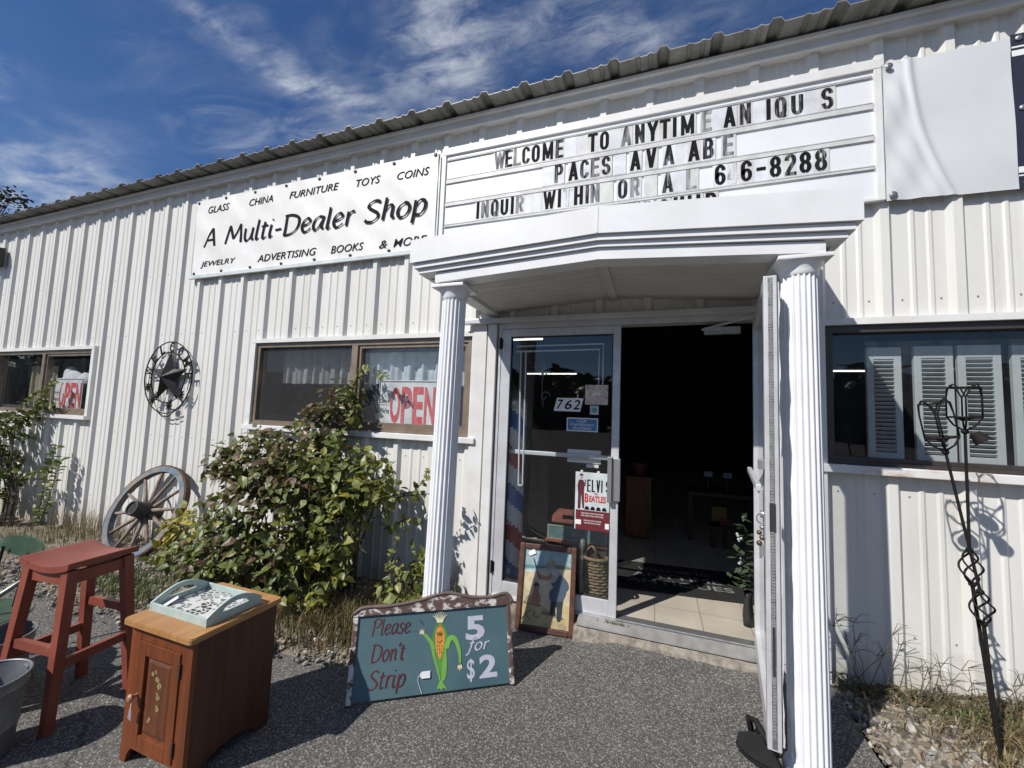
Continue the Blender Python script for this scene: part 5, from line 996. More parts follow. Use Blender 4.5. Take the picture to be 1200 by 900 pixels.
price_tag((.075, .500, .013), MP, 'white price tag hanging on the framed beach picture', .044, .032, None, .5)
# ------------------------------------------------------------------ red stool
t = thing('wooden_stool', (-2.741, -1.749, 0), 'brick red wooden saddle seat stool left of the small cabinet', 'stool')
REDW = mat('brick_red_painted_wood', (.26, .070, .042), .42, 0, 0, 5, (.19, .046, .03), bump=.12, bs=30, stretch=(1, 1, 1)); add_layer(REDW, (.32, .17, .13), 13, .60, .74, (1, 2.5, .4), 8, .55); add_layer(REDW, (.07, .022, .016), 30, .68, .73, (1, 1, .3), 6, .7)
MT = frame((-2.741, -1.749, 0), (math.cos(.105), math.sin(.105), 0), (-math.sin(.105), math.cos(.105), 0))
sw, sd, sh = .33, .293, .738
c = MB(); c.M = MT; n = 24; vs = []; m_ = 8
def seat_top(u, v): return sh - .030 + .030 * (2 * u - 1) ** 2 * .95
for i in range(n + 1):
    u = i / n; x = lerp(-sw / 2, sw / 2, u)
    for j in range(m_ + 1):
        y = lerp(-sd / 2, sd / 2, j / m_); e_ = .006 if j in (0, m_) or i in (0, n) else 0; vs.append((x, y, seat_top(u, 0) - e_))
k0 = len(vs)
for i in range(n + 1):
    u = i / n; x = lerp(-sw / 2, sw / 2, u)
    for j in range(m_ + 1): vs.append((x, lerp(-sd / 2, sd / 2, j / m_), seat_top(u, 0) - .034))
fs = []
for i in range(n):
    for j in range(m_):
        a_ = i * (m_ + 1) + j; q = (a_, a_ + m_ + 1, a_ + m_ + 2, a_ + 1); fs += [q, tuple(k0 + z for z in reversed(q))]
for i in range(n):
    for j in (0, m_): a_ = i * (m_ + 1) + j; fs.append((a_, a_ + m_ + 1, a_ + m_ + 1 + k0, a_ + k0))
for j in range(m_):
    for i in (0, n): a_ = i * (m_ + 1) + j; fs.append((a_, a_ + 1, a_ + 1 + k0, a_ + k0))
c.add(vs, fs); c.build('seat', REDW, t, smooth=40)
def leg_at(i, j, z): k = (1 - z / .66); return Vector((i * (sw / 2 - .035 + .045 * k), j * (sd / 2 - .03 + .045 * k), z))
for i in (-1, 1):
    for j in (-1, 1):
        c = MB(); c.M = MT; c.beam(leg_at(i, j, 0), leg_at(i, j, .688), .036, .036, (0, 1, 0), .044, .044); c.build('leg', REDW, t)
for i in (-1, 1): c = MB(); c.M = MT; c.beam(leg_at(i, -.86, .652), leg_at(i, .86, .652), .020, .055); c.build('apron', REDW, t)
for j in (-1, 1): c = MB(); c.M = MT; c.beam(leg_at(-.88, j, .648), leg_at(.88, j, .648), .020, .052); c.build('apron', REDW, t)
for (a_, b_, z_) in (((-1, -1), (1, -1), .335), ((-1, 1), (1, 1), .42), ((1, -1), (1, 1), .28), ((-1, -1), (-1, 1), .28)):
    c = MB(); c.M = MT; c.beam(leg_at(a_[0], a_[1], z_), leg_at(b_[0], b_[1], z_), .022, .040); c.build('stretcher', REDW, t)

# ------------------------------------------------------------------ small cabinet
CX0, CX1, CY0, CY1, CH = -2.105, -1.722, -1.848, -1.470, .556
t = thing('small_cabinet', ((CX0 + CX1) / 2, (CY0 + CY1) / 2, 0), 'small brown wooden cabinet with a flower painted door and light wood top', 'cabinet')
CW = mat('cherry_stained_wood', (.21, .056, .015), .42, 0, 0, 3.2, (.11, .029, .009), bump=.10, bs=40, stretch=(7, 7, .5)); CWD = mat('shaded_cherry_wood', (.085, .026, .010), .45, 0, 0, 3, (.05, .016, .007), stretch=(7, 5, .4))  # second wood is a darker copy, shadow-side tone put into its colour
TOPW = mat('honey_pine_top', (.44, .235, .09), .4, 0, 0, 5, (.30, .14, .045), stretch=(7, .6, 1), bump=.08, lo=.3, hi=.7); add_layer(TOPW, (.16, .07, .025), 20, .66, .72, (1, .2, 1), 6, .5)
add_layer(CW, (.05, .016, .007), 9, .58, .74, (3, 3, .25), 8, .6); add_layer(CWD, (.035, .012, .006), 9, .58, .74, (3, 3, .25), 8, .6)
c = MB(); tx0, tx1, ty0, ty1 = -2.125, -1.695, -1.878, -1.462
pl = []
for (cx_, cy_, a0) in ((tx1 - .02, ty1 - .02, 0), (tx0 + .02, ty1 - .02, 90), (tx0 + .02, ty0 + .02, 180), (tx1 - .02, ty0 + .02, 270)):
    pl += [(cx_ + .02 * math.cos(R(a0 + k * 22.5)), cy_ + .02 * math.sin(R(a0 + k * 22.5))) for k in range(5)]
c.prism(pl, CH + .001, CH + .019, 'xy'); c.prism([(lerp((tx0 + tx1) / 2, p[0], .985), lerp((ty0 + ty1) / 2, p[1], .985)) for p in pl], CH + .0191, CH + .023, 'xy'); c.build('cabinet_top', TOPW, t)
# right side: three boards with an arched foot; left side, back
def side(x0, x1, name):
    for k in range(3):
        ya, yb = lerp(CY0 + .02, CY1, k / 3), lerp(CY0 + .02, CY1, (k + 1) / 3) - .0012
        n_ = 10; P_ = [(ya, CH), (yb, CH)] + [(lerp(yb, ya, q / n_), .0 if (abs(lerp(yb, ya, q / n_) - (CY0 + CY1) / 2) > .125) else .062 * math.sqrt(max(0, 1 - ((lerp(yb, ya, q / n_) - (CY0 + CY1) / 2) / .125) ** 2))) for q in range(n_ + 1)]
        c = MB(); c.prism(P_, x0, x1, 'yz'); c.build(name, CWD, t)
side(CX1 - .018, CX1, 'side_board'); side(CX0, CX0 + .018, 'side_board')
c = MB(); c.box(CX0 + .019, CX1 - .019, CY1 - .012, CY1 - .001, .05, CH - .001); c.build('back_panel', CWD, t)
dx0, dx1, dz0, dz1 = CX0 + .066, CX1 - .062, .078, CH - .062
c = MB()
arch = lambda xo, xi, s_: [(xo, 0), (xo + s_ * .034, 0), (xo + s_ * .040, .028), (xo + s_ * .052, .05), (xi, .064), (xi, CH), (xo, CH)]
c.prism(arch(CX0, dx0 - .002, 1), CY0, CY0 + .019); c.build('front_stile', CW, t)
c = MB(); c.prism([(q[0], q[1]) for q in arch(CX1, dx1 + .002, -1)], CY0, CY0 + .019); c.build('front_stile', CW, t)
c = MB(); c.box(dx0 - .0015, dx1 + .0015, CY0 + .0005, CY0 + .019, dz1 + .003, CH - .0005); c.build('top_rail', CW, t)
c = MB(); c.prism([(dx0 - .0015, dz0 - .003), (dx0 - .0015, .064), (lerp(dx0, dx1, .3), .062), (lerp(dx0, dx1, .7), .062), (dx1 + .0015, .064), (dx1 + .0015, dz0 - .003)], CY0 + .0008, CY0 + .019); c.build('bottom_rail', CW, t)
c = MB(); b_ = .043; y0_, y1_ = CY0 - .006, CY0 + .014
for q in ((dx0, dx0 + b_, dz0, dz1), (dx1 - b_, dx1, dz0, dz1), (dx0 + b_ + .0005, dx1 - b_ - .0005, dz1 - .052, dz1), (dx0 + b_ + .0005, dx1 - b_ - .0005, dz0, dz0 + .052)): c.bev(q[0], q[1], y0_, y1_, q[2], q[3], .0025)
cd_ = c.build('cabinet_door', CW, t)
c = MB(); px0, px1, pz0, pz1 = dx0 + b_ + .001, dx1 - b_ - .001, dz0 + .053, dz1 - .053; c.box(px0, px1, CY0 + .006, CY0 + .013, pz0, pz1)
i_ = .022; c.add([(px0 + .006, CY0 + .006, pz0 + .006), (px1 - .006, CY0 + .006, pz0 + .006), (px1 - .006, CY0 + .006, pz1 - .006), (px0 + .006, CY0 + .006, pz1 - .006), (px0 + i_, CY0 - .001, pz0 + i_), (px1 - i_, CY0 - .001, pz0 + i_), (px1 - i_, CY0 - .001, pz1 - i_), (px0 + i_, CY0 - .001, pz1 - i_)], [(0, 1, 5, 4), (1, 2, 6, 5), (2, 3, 7, 6), (3, 0, 4, 7), (4, 5, 6, 7)]); c.build('raised_panel', mat('door_panel_wood', (.15, .048, .018), .42, 0, 0, 3, (.085, .027, .011), stretch=(7, 7, .5)), cd_)
c = MB(); c.M = wallplane(CY0 - .002); rr = random.Random(4)
for fx, fz, s_ in ((.25, .86, .9), (.50, .80, 1.1), (.62, .72, 1.2), (.40, .90, .7), (.60, .55, 1), (.62, .38, .9), (.58, .42, .6), (.28, .20, .8), (.22, .16, .6), (.55, .60, .6)):
    cx_, cz_ = lerp(px0 + i_, px1 - i_, fx), lerp(pz0 + i_, pz1 - i_, fz)
    for k in range(6):
        a_ = k * 1.047 + fx * 9; c.add([(cx_ + .0062 * s_ * math.cos(a_) + .006 * s_ * math.cos(q * 1.257), cz_ + .0062 * s_ * math.sin(a_) + .006 * s_ * math.sin(q * 1.257), .0002 * k) for q in range(5)], [tuple(range(5))], 0 if k % 3 else 1)
c.build('painted_flowers', [mat('gold_flower_paint', (.34, .26, .11), .6), mat('olive_flower_paint', (.20, .16, .06), .6)], cd_, fix=False)
for z_ in (dz0 + .03, dz1 - .09): c = MB(); c.bev(dx1 - .004, dx1 + .006, CY0 - .008, CY0 - .002, z_, z_ + .055, .001); c.build('hinge', DARKM, cd_)
c = MB(); c.lathe([(.006, 0), (.006, .014), (.014, .02), (.016, .028), (.010, .034), (.0, .035)], 16, (dx0 + .020, CY0 - .006, .285), (0, -1, 0)); c.build('knob', mat('pale_wood_knob', (.36, .17, .10), .4), cd_, smooth=35)
tg = thing('price_tag', (dx0 + .020, CY0 - .025, .25), 'purple grey paper tag hanging from the cabinet knob', 'price tag')
c = MB(); c.prism([(dx0 + .012, .205), (dx0 + .034, .197), (dx0 + .033, .235), (dx0 + .026, .247), (dx0 + .017, .242)], CY0 - .030, CY0 - .0288); c.build('tag_card', mat('lilac_tag', (.30, .25, .30), .7), tg)
c = MB(); c.tube([(dx0 + .024, CY0 - .0295, .243), (dx0 + .020, CY0 - .026, .262), (dx0 + .023, CY0 - .022, .284)], .0013, 5); c.build('string', WHITE, tg)

# ------------------------------------------------------------------ mosaic tray
ty = CH + .0232; tr_x0, tr_x1, tr_y0, tr_y1 = -2.100, -1.738, -1.795, -1.545
t = thing('mosaic_tray', (-1.92, -1.67, ty), 'pale green wooden tray with black and white mosaic floor on the small cabinet', 'tray')
TG = mat('pale_green_crackle_paint', (.42, .50, .46), .5, 0, 0, 28, (.34, .43, .40), bump=.15)
def mosaic():
    m = mat('mosaic_tray_floor', (.62, .62, .60), .3, 0, .05, 20); N, L, b = nodes(m); lk_ = b.inputs['Base Color'].links[0].from_socket
    co = N.new('ShaderNodeTexCoord'); mp = N.new('ShaderNodeMapping'); mp.inputs['Scale'].default_value = (34, 55, 1); mp.inputs['Rotation'].default_value = (0, 0, .5); L.new(co.outputs['Object'], mp.inputs[0])
    v = N.new('ShaderNodeTexVoronoi'); v.feature = 'F1'; v.voronoi_dimensions = '2D'; v.inputs['Scale'].default_value = 1; L.new(mp.outputs[0], v.inputs['Vector'])
    e_ = N.new('ShaderNodeTexVoronoi'); e_.feature = 'DISTANCE_TO_EDGE'; e_.voronoi_dimensions = '2D'; e_.inputs['Scale'].default_value = 1; L.new(mp.outputs[0], e_.inputs['Vector'])
    g1 = N.new('ShaderNodeMath'); g1.operation = 'GREATER_THAN'; g1.inputs[1].default_value = .12; L.new(e_.outputs[0], g1.inputs[0])
    s1 = N.new('ShaderNodeSeparateColor'); L.new(v.outputs['Color'], s1.inputs[0]); g2 = N.new('ShaderNodeMath'); g2.operation = 'GREATER_THAN'; g2.inputs[1].default_value = .25; L.new(s1.outputs[0], g2.inputs[0])
    mu = N.new('ShaderNodeMath'); mu.operation = 'MULTIPLY'; L.new(g1.outputs[0], mu.inputs[0]); L.new(g2.outputs[0], mu.inputs[1])
    sp = N.new('ShaderNodeSeparateXYZ'); L.new(co.outputs['Object'], sp.inputs[0])
    d_ = N.new('ShaderNodeVectorMath'); d_.operation = 'DISTANCE'; L.new(co.outputs['Object'], d_.inputs[0]); d_.inputs[1].default_value = (-1.905, -1.70, ty + .01)
    rg = N.new('ShaderNodeMapRange'); rg.inputs[1].default_value = .045; rg.inputs[2].default_value = .075; L.new(d_.outputs['Value'], rg.inputs[0])
    cc = N.new('ShaderNodeMix'); cc.data_type = 'RGBA'; L.new(rg.outputs[0], cc.inputs[0]); cc.inputs[6].default_value = (.02, .025, .04, 1); cc.inputs[7].default_value = (.15, .16, .145, 1)
    x = N.new('ShaderNodeMix'); x.data_type = 'RGBA'; L.new(mu.outputs[0], x.inputs[0]); L.new(lk_, x.inputs[6]); L.new(cc.outputs[2], x.inputs[7]); L.new(x.outputs[2], b.inputs['Base Color']); return m
c = MB(); c.box(tr_x0 + .011, tr_x1 - .011, tr_y0 + .011, tr_y1 - .011, ty + .002, ty + .010); c.build('mosaic_floor', mosaic(), t)
for y_ in (tr_y0, tr_y1 - .010): c = MB(); c.bev(tr_x0 + .0105, tr_x1 - .0105, y_, y_ + .010, ty, ty + .034, .002); c.build('long_side', TG, t)
def tray_end(x0, x1):
    c = MB(); n_ = 16; ym, hw = (tr_y0 + tr_y1) / 2, (tr_y1 - tr_y0) / 2
    outl = [(lerp(tr_y0, tr_y1, k / n_), ty + .034 + .048 * math.sin(math.pi * k / n_) ** 1.0) for k in range(n_ + 1)]
    hole_lo = lambda y: ty + .034; hole_hi = lambda y: ty + .034 + .026 * math.sqrt(max(0, 1 - ((y - ym) / .062) ** 2))
    ys = sorted(set([lerp(tr_y0, tr_y1, k / n_) for k in range(n_ + 1)] + [ym - .062, ym + .062])); top_ = lambda y: ty + .034 + .048 * math.sin(math.pi * (y - tr_y0) / (2 * hw))
    for ya, yb in zip(ys, ys[1:]):
        inside = ym - .0621 < (ya + yb) / 2 < ym + .0621
        if inside:
            c.prism([(ya, ty), (yb, ty), (yb, hole_lo(yb)), (ya, hole_lo(ya))], x0, x1, 'yz'); c.prism([(ya, hole_hi(ya)), (yb, hole_hi(yb)), (yb, top_(yb)), (ya, top_(ya))], x0, x1, 'yz')
        else: c.prism([(ya, ty), (yb, ty), (yb, top_(yb)), (ya, top_(ya))], x0, x1, 'yz')
    c.build('handle_end', TG, t)
tray_end(tr_x0, tr_x0 + .010); tray_end(tr_x1 - .010, tr_x1)
tg = thing('price_tag', (-2.06, -1.74, ty + .012), 'folded white paper tag tied to the handle of the green tray', 'price tag'); c = MB()
c.add([(-2.085, -1.755, ty + .014), (-2.05, -1.772, ty + .012), (-2.045, -1.715, ty + .032), (-2.075, -1.700, ty + .034)], [(0, 1, 2, 3)]); c.build('tag_card', WHITE, tg, fix=False)
c = MB(); c.tube([(-2.06, -1.707, ty + .034), (-2.075, -1.68, ty + .03), (-2.088, -1.66, ty + .04)], .0012, 5); c.build('string', WHITE, tg)

# ------------------------------------------------------------------ buckets and green chair
GALV = mat('galvanised_steel', (.27, .285, .30), .42, .4, 0, 9, (.18, .19, .205), bump=.08, bs=30)
def bucket(c0, r0, r1, h, label):
    t = thing('galvanised_bucket', c0, label, 'bucket', 'galvanised buckets'); c = MB()
    c.lathe([(r0, 0), (r0 + .004, .006), (lerp(r0, r1, .35), h * .35), (lerp(r0, r1, .36) + .004, h * .37), (lerp(r0, r1, .38), h * .39), (lerp(r0, r1, .86), h * .86), (lerp(r0, r1, .87) + .004, h * .875), (lerp(r0, r1, .885), h * .89), (r1, h), (r1 - .004, h - .002), (r0 - .003, .012)], 44, c0); c.build('bucket_body', GALV, t, smooth=45)
    c = MB(); c.tube([(c0[0] + r1 * math.cos(k * .15), c0[1] + r1 * math.sin(k * .15), c0[2] + h) for k in range(43)], .0055, 8, False); c.build('rolled_rim', GALV, t, smooth=True)
    for s_ in (-1, 1):
        c = MB(); c.bev(c0[0] - .02, c0[0] + .02, c0[1] + s_ * (r1 - .008) - .004, c0[1] + s_ * (r1 - .008) + .004, c0[2] + h - .05, c0[2] + h - .012, .002); c.build('handle_lug', GALV, t)
bucket((-2.645, -2.075, 0), .110, .142, .315, 'larger galvanised bucket at the bottom left edge of the picture')
bucket((-3.085, -1.90, 0), .115, .15, .31, 'smaller galvanised bucket half hidden behind the larger one')
t = thing('garden_chair', (-3.4, -1.75, 0), 'old green metal garden chair with curved tube arms behind the red stool', 'chair')
GRM = mat('worn_green_enamel', (.028, .062, .036), .4, .2, 0, 12, (.05, .085, .05), bump=.1); add_layer(GRM, (.20, .20, .17), 18, .66, .70)
TUBM = mat('worn_silver_green_tube', (.26, .28, .25), .4, .6, .2, 20)
c = MB(); n_ = 20
for k in range(n_ + 1):
    a_ = lerp(-1.0, 1.0, k / n_); x = -3.46 + .27 * a_; y = -1.60 + .05 * (1 - a_ * a_); zt_ = .675 - .055 * a_ ** 4 ; zb_ = .60 - .03 * (1 - a_ * a_) + .045 * abs(a_) ** 3
    c.v += [(x, y, min(zb_, zt_ - .006)), (x, y + .02, zt_), (x, y + .012, min(zb_, zt_ - .006)), (x, y + .032, zt_)]
for k in range(n_):
    a_ = k * 4; b_ = a_ + 4
    for q in ((0, 1, 1, 0), (3, 2, 2, 3), (1, 3, 3, 1), (2, 0, 0, 2)): c.f.append((a_ + q[0], a_ + q[1], b_ + q[2], b_ + q[3])); c.m.append(0)
c.build('backrest', GRM, t, smooth=40)
c = MB(); c.lathe([(.0, .335), (.20, .332), (.235, .34), (.245, .35), (.238, .358), (.20, .352), (.0, .348)], 36, (-3.33, -1.80, 0)); c.build('seat', GRM, t, smooth=40)
c = MB(); c.tube([(-3.33 + .245 * math.cos(k * .1571), -1.80 + .245 * math.sin(k * .1571), .347) for k in range(41)], .010, 8, False); c.build('seat_rim', TUBM, t, smooth=True)
for x_ in (-3.60, -3.33): c = MB(); c.tube([(x_, -1.58, .62), (x_ + .02, -1.62, .345)], .008, 6); c.build('back_rod', IRON, t)
c = MB(); c.tube(catmull3 if False else [(-3.22, -1.60, .60), (-3.20, -1.63, .52), (-3.24, -1.70, .455), (-3.34, -1.80, .42), (-3.46, -1.92, .40), (-3.55, -2.0, .34), (-3.58, -2.03, .20), (-3.58, -2.03, .0)], .013, 8); c.build('arm_tube', TUBM, t, smooth=True)
for p0, p1 in (((-3.20, -1.66, .34), (-3.14, -1.58, 0)), ((-3.46, -1.62, .34), (-3.52, -1.55, 0)), ((-3.18, -1.93, .34), (-3.12, -2.0, 0))): c = MB(); c.tube([p0, p1], .011, 8); c.build('leg', TUBM, t)

t.location += Vector((.0, -.13, 0))

# ------------------------------------------------------------------ two wrought iron garden stakes
def stake(pts, top, label, cup=False):
    """pts: knot under the basket, start / middle / end of the twisted cages, foot"""
    t = thing('iron_garden_stake', pts[-1], label, 'garden stake', 'wrought iron garden stakes')
    k0, cg, ft = Vector(pts[0]), [Vector(p) for p in pts[1:-1]], Vector(pts[-1]); ax = (k0 - cg[0]).normalized(); s1 = ax.orthogonal().normalized(); s2 = ax.cross(s1)
    c = MB(); c.tube([k0, cg[0]], .006, 8); c.build('upper_rod', IRON, t)
    c = MB(); c.tube([cg[-1], ft - Vector((0, 0, .12))], [.0075, .006], 8); c.build('lower_rod', IRON, t)
    for a_, b_ in zip(cg, cg[1:]):
        d_ = b_ - a_
        c = MB()
        for q in range(4):
            c.tube([a_ + d_ * (k / 14) + (s1 * math.cos(q * 1.5708 + 3.6 * k / 14) + s2 * math.sin(q * 1.5708 + 3.6 * k / 14)) * (.036 * math.sin(math.pi * k / 14) ** .8 + .003) for k in range(15)], .0042, 6)
        c.build('twisted_cage', IRON, t, smooth=True)
    for p in [k0] + cg: c = MB(); c.ball(p,   .0145, 10, sc=(1, 1, .9)); c.build('knuckle', IRON, t, smooth=True)
    rb, zb = .058, .068; H = top
    def P(a_, r, h): return k0 + ax * h + (s1 * math.cos(a_) + s2 * math.sin(a_)) * r
    c = MB(); c.tube([P(k * .2618, rb, zb) for k in range(25)], .0045, 6, False); c.build('basket_ring', IRON, t, smooth=True)
    c = MB(); c.tube([P(k * .2618, rb * .96, H * .93) for k in range(25)], .0035, 6, False); c.build('basket_ring', IRON, t, smooth=True)
    for q in range(4):
        a_ = q * 1.5708 + .4; c = MB(); c.tube([P(a_, .006, .008), P(a_, .036, .03), P(a_, rb, zb)], .004, 6); c.build('basket_wire', IRON, t, smooth=True)
        b_ = a_ + 1.5708; mid = (a_ + b_) / 2
        c = MB(); c.tube([P(a_, rb, zb), P(a_, rb, H * .72), P(lerp(a_, mid, .35), rb * .97, H * .9), P(mid, rb * .95, H), P(lerp(mid, b_, .65), rb * .97, H * .9), P(b_, rb, H * .72), P(b_, rb, zb)], .0036, 6); c.build('arched_wire', IRON, t, smooth=True)
    c = MB(); c.lathe([(.010, 0), (.036, .016), (.04, .02), (.008, .010)], 18, k0 + ax * .05, ax); c.build('dish', IRON, t, smooth=35)
    if cup: c = MB(); c.lathe([(.02, 0), (.034, .05), (.030, .05), (.016, .004)], 14, k0 + Vector((.028, -.01, -.005)), Vector((.5, -.3, -.8))); c.build('candle_cup', IRON, t, smooth=35)
stake([(1.292, -.50, 1.405), (1.387, -.51, .785), (1.396, -.505, .645), (1.452, -.49, 0)], .25, 'black twisted iron garden stake whose wire basket stands lower, left of its twin')
stake([(1.382, -.47, 1.505), (1.384, -.46, .955), (1.388, -.46, .80), (1.470, -.46, 0)], .225, 'black twisted iron garden stake with the higher wire basket and a small cup', True)
# ------------------------------------------------------------------ plants
def leafmat(name, col, col2, tr=.25):
    m = bpy.data.materials.new(name); m.use_nodes = True; t = m.node_tree; N = t.nodes; L = t.links; b = N['Principled BSDF']; o = N['Material Output']
    g_ = N.new('ShaderNodeNewGeometry'); x = N.new('ShaderNodeMix'); x.data_type = 'RGBA'; L.new(g_.outputs['Random Per Island'], x.inputs[0]); x.inputs[6].default_value = (*col, 1); x.inputs[7].default_value = (*col2, 1)
    n = N.new('ShaderNodeTexNoise'); n.inputs['Scale'].default_value = 45; co = N.new('ShaderNodeTexCoord'); L.new(co.outputs['Object'], n.inputs['Vector'])
    x2 = N.new('ShaderNodeMix'); x2.data_type = 'RGBA'; x2.blend_type = 'MULTIPLY'; r = N.new('ShaderNodeMapRange'); r.inputs[1].default_value = .3; r.inputs[2].default_value = .7; r.inputs[3].default_value = 0; r.inputs[4].default_value = .5; L.new(n.outputs[0], r.inputs[0]); L.new(r.outputs[0], x2.inputs[0]); L.new(x.outputs[2], x2.inputs[6]); x2.inputs[7].default_value = (.55, .5, .4, 1)
    L.new(x2.outputs[2], b.inputs['Base Color']); b.inputs['Roughness'].default_value = .44; b.inputs['Specular IOR Level'].default_value = .45
    ts = N.new('ShaderNodeBsdfTranslucent'); L.new(x2.outputs[2], ts.inputs[0]); ms = N.new('ShaderNodeMixShader'); ms.inputs[0].default_value = tr; L.new(b.outputs[0], ms.inputs[1]); L.new(ts.outputs[0], ms.inputs[2]); L.new(ms.outputs[0], o.inputs[0]); return m
LEAF = [leafmat('green_leaf', (.135, .165, .040), (.070, .105, .024)), leafmat('pale_green_leaf', (.235, .245, .072), (.155, .19, .045)), leafmat('yellow_green_leaf', (.32, .30, .045), (.20, .22, .04)), leafmat('purple_brown_leaf', (.165, .120, .062), (.12, .105, .040)), leafmat('yellow_leaf', (.45, .36, .04), (.30, .28, .05)), leafmat('dry_brown_leaf', (.14, .095, .05), (.09, .055, .03))]
BARK = mat('brown_twig_bark', (.085, .058, .038), .85, 0, .25, 25)
def leaf(mb, p, d, n, ln, wd, mi, fold=.25, droop=.15):
    d = d.normalized(); s = d.cross(n); s = s.normalized() if s.length > 1e-4 else d.orthogonal().normalized(); n = s.cross(d)
    q = lambda a, b, h: tuple(p + d * (ln * a) + s * (wd * b) + n * (ln * h))
    f = fold * .35
    k = len(mb.v); mb.v += [q(0, 0, 0), q(.25, .42, f), q(.6, .40, f - droop * .3), q(1, 0, -droop), q(.25, -.42, f), q(.6, -.40, f - droop * .3), q(.45, 0, 0)]
    mb.f += [(k, k + 1, k + 6), (k + 1, k + 2, k + 3, k + 6), (k, k + 6, k + 4), (k + 6, k + 3, k + 5, k + 4)]; mb.m += [mi] * 4
def shell_point(r, e, lo=.55):
    while True:
        v = Vector((r.gauss(0, 1), r.gauss(0, 1), r.gauss(0, 1))).normalized(); rad = lo + (1.06 - lo) * r.random() ** .6
        return Vector((e[0] + v.x * e[3] * rad, e[1] + v.y * e[4] * rad, e[2] + v.z * e[5] * rad)), v
def bushleaves(mb, ells, r, pick, size, ymax=-.045, zmin=.03, sprig=4):
    for e in ells:
        for _ in range(e[6] // sprig):
            p, v = shell_point(r, e)
            if p.y > ymax: p.y = ymax - r.random() * .06
            if p.z < zmin: continue
            tw = (v + Vector((r.gauss(0, .5), r.gauss(-.35, .5), r.gauss(.15, .5)))).normalized()
            for k in range(sprig):
                pp_ = p + tw * (k * .028) + Vector((r.gauss(0, .012), r.gauss(0, .012), r.gauss(0, .012)))
                if pp_.y > ymax: pp_.y = ymax
                sd_ = tw.orthogonal().normalized(); d = (tw * .5 + Quaternion(tw, k * 2.4 + r.random()) @ sd_ + Vector((0, -.15, -.25))).normalized()
                nrm = (Vector((-.15, -.45, .9)) + Vector((r.gauss(0, .45), r.gauss(0, .45), r.gauss(0, .35)))).normalized()
                ln = size * r.choice((r.uniform(.4, .7), r.uniform(.8, 1.1), r.uniform(.9, 1.35))); leaf(mb, pp_, d, nrm, ln, ln * r.uniform(.62, .85), pick(pp_, r))
# big shrub under the middle window
SH = thing('leafy_shrub', (-2.8, -.45, 0), 'large leafy shrub with green and purple brown leaves climbing the middle window', 'shrub')
rr = random.Random(11)
ELL = [(-2.85, -.50, .62, .68, .34, .44, 1180), (-3.0, -.45, .98, .60, .28, .26, 780), (-2.55, -.45, .95, .44, .28, .30, 520), (-3.38, -.55, .36, .36, .28, .30, 280), (-2.80, -.62, .28, .66, .26, .26, 760), (-2.32, -.45, .72, .26, .22, .34, 260), (-2.12, -.42, .98, .22, .15, .17, 190), (-1.95, -.38, .86, .14, .1, .09, 60), (-2.72, -.20, 1.36, .26, .11, .16, 190), (-2.60, -.15, 1.55, .14, .07, .15, 110), (-3.75, -.5, .20, .2, .2, .16, 70), (-2.85, -.2, 1.30, .2, .1, .08, 60), (-3.3, -.3, 1.14, .34, .14, .1, 90)]
lv = MB()
def pick(p, r):
    if p.x < -2.55 and p.z > .72: return r.choice((3, 3, 0, 3, 5, 1, 0))
    if p.x > -2.35 and p.z < 1.25: return r.choice((0, 1, 1, 2, 1, 1, 2))
    if p.z > 1.2: return r.choice((0, 1, 0, 1, 0))
    return r.choice((0, 0, 1, 0, 1, 5)) if r.random() < .93 else 2
bushleaves(lv, ELL, rr, pick, .080)
lv.build('foliage', LEAF, SH, fix=False)
st_ = MB()
for k in range(26):
    b_ = Vector((rr.uniform(-3.2, -2.2), rr.uniform(-.55, -.25), 0)); e_ = rr.choice(ELL[:9]); q = Vector((e_[0] + rr.gauss(0, .2), min(-.06, e_[1] + rr.gauss(0, .1)), e_[2] + rr.uniform(-.1, .22)))
    m_ = b_.lerp(q, .5) + Vector((rr.gauss(0, .08), rr.gauss(-.03, .04), .1)); st_.tube([b_, b_.lerp(m_, .6), m_, q], [.011, .009, .007, .003], 6)
st_.build('stems', BARK, SH, smooth=True)
def sprays(name, paths, r, size, picks, parent, step=.032):
    l_ = MB(); s_ = MB()
    for pth in paths:
        P_ = [Vector(p) for p in pth]; s_.tube(P_, [lerp(.006, .002, i / (len(P_) - 1)) for i in range(len(P_))], 5)
        for a_, b_ in zip(P_, P_[1:]):
            n_ = max(1, int((b_ - a_).length / step))
            for k in range(n_):
                p = a_.lerp(b_, (k + r.random()) / n_); tw = (b_ - a_).normalized(); d = (tw * .4 + Quaternion(tw, r.random() * 6.28) @ tw.orthogonal().normalized() + Vector((0, -.2, -.1))).normalized(); ln = size * r.uniform(.6, 1.2)
                p.y = min(p.y, -.05); leaf(l_, p, d, Vector((r.gauss(-.1, .4), -.6 + r.gauss(0, .4), .7)), ln, ln * .7, r.choice(picks))
    l_.build(name, LEAF, parent, fix=False); s_.build('vine_stem', BARK, parent, smooth=True)
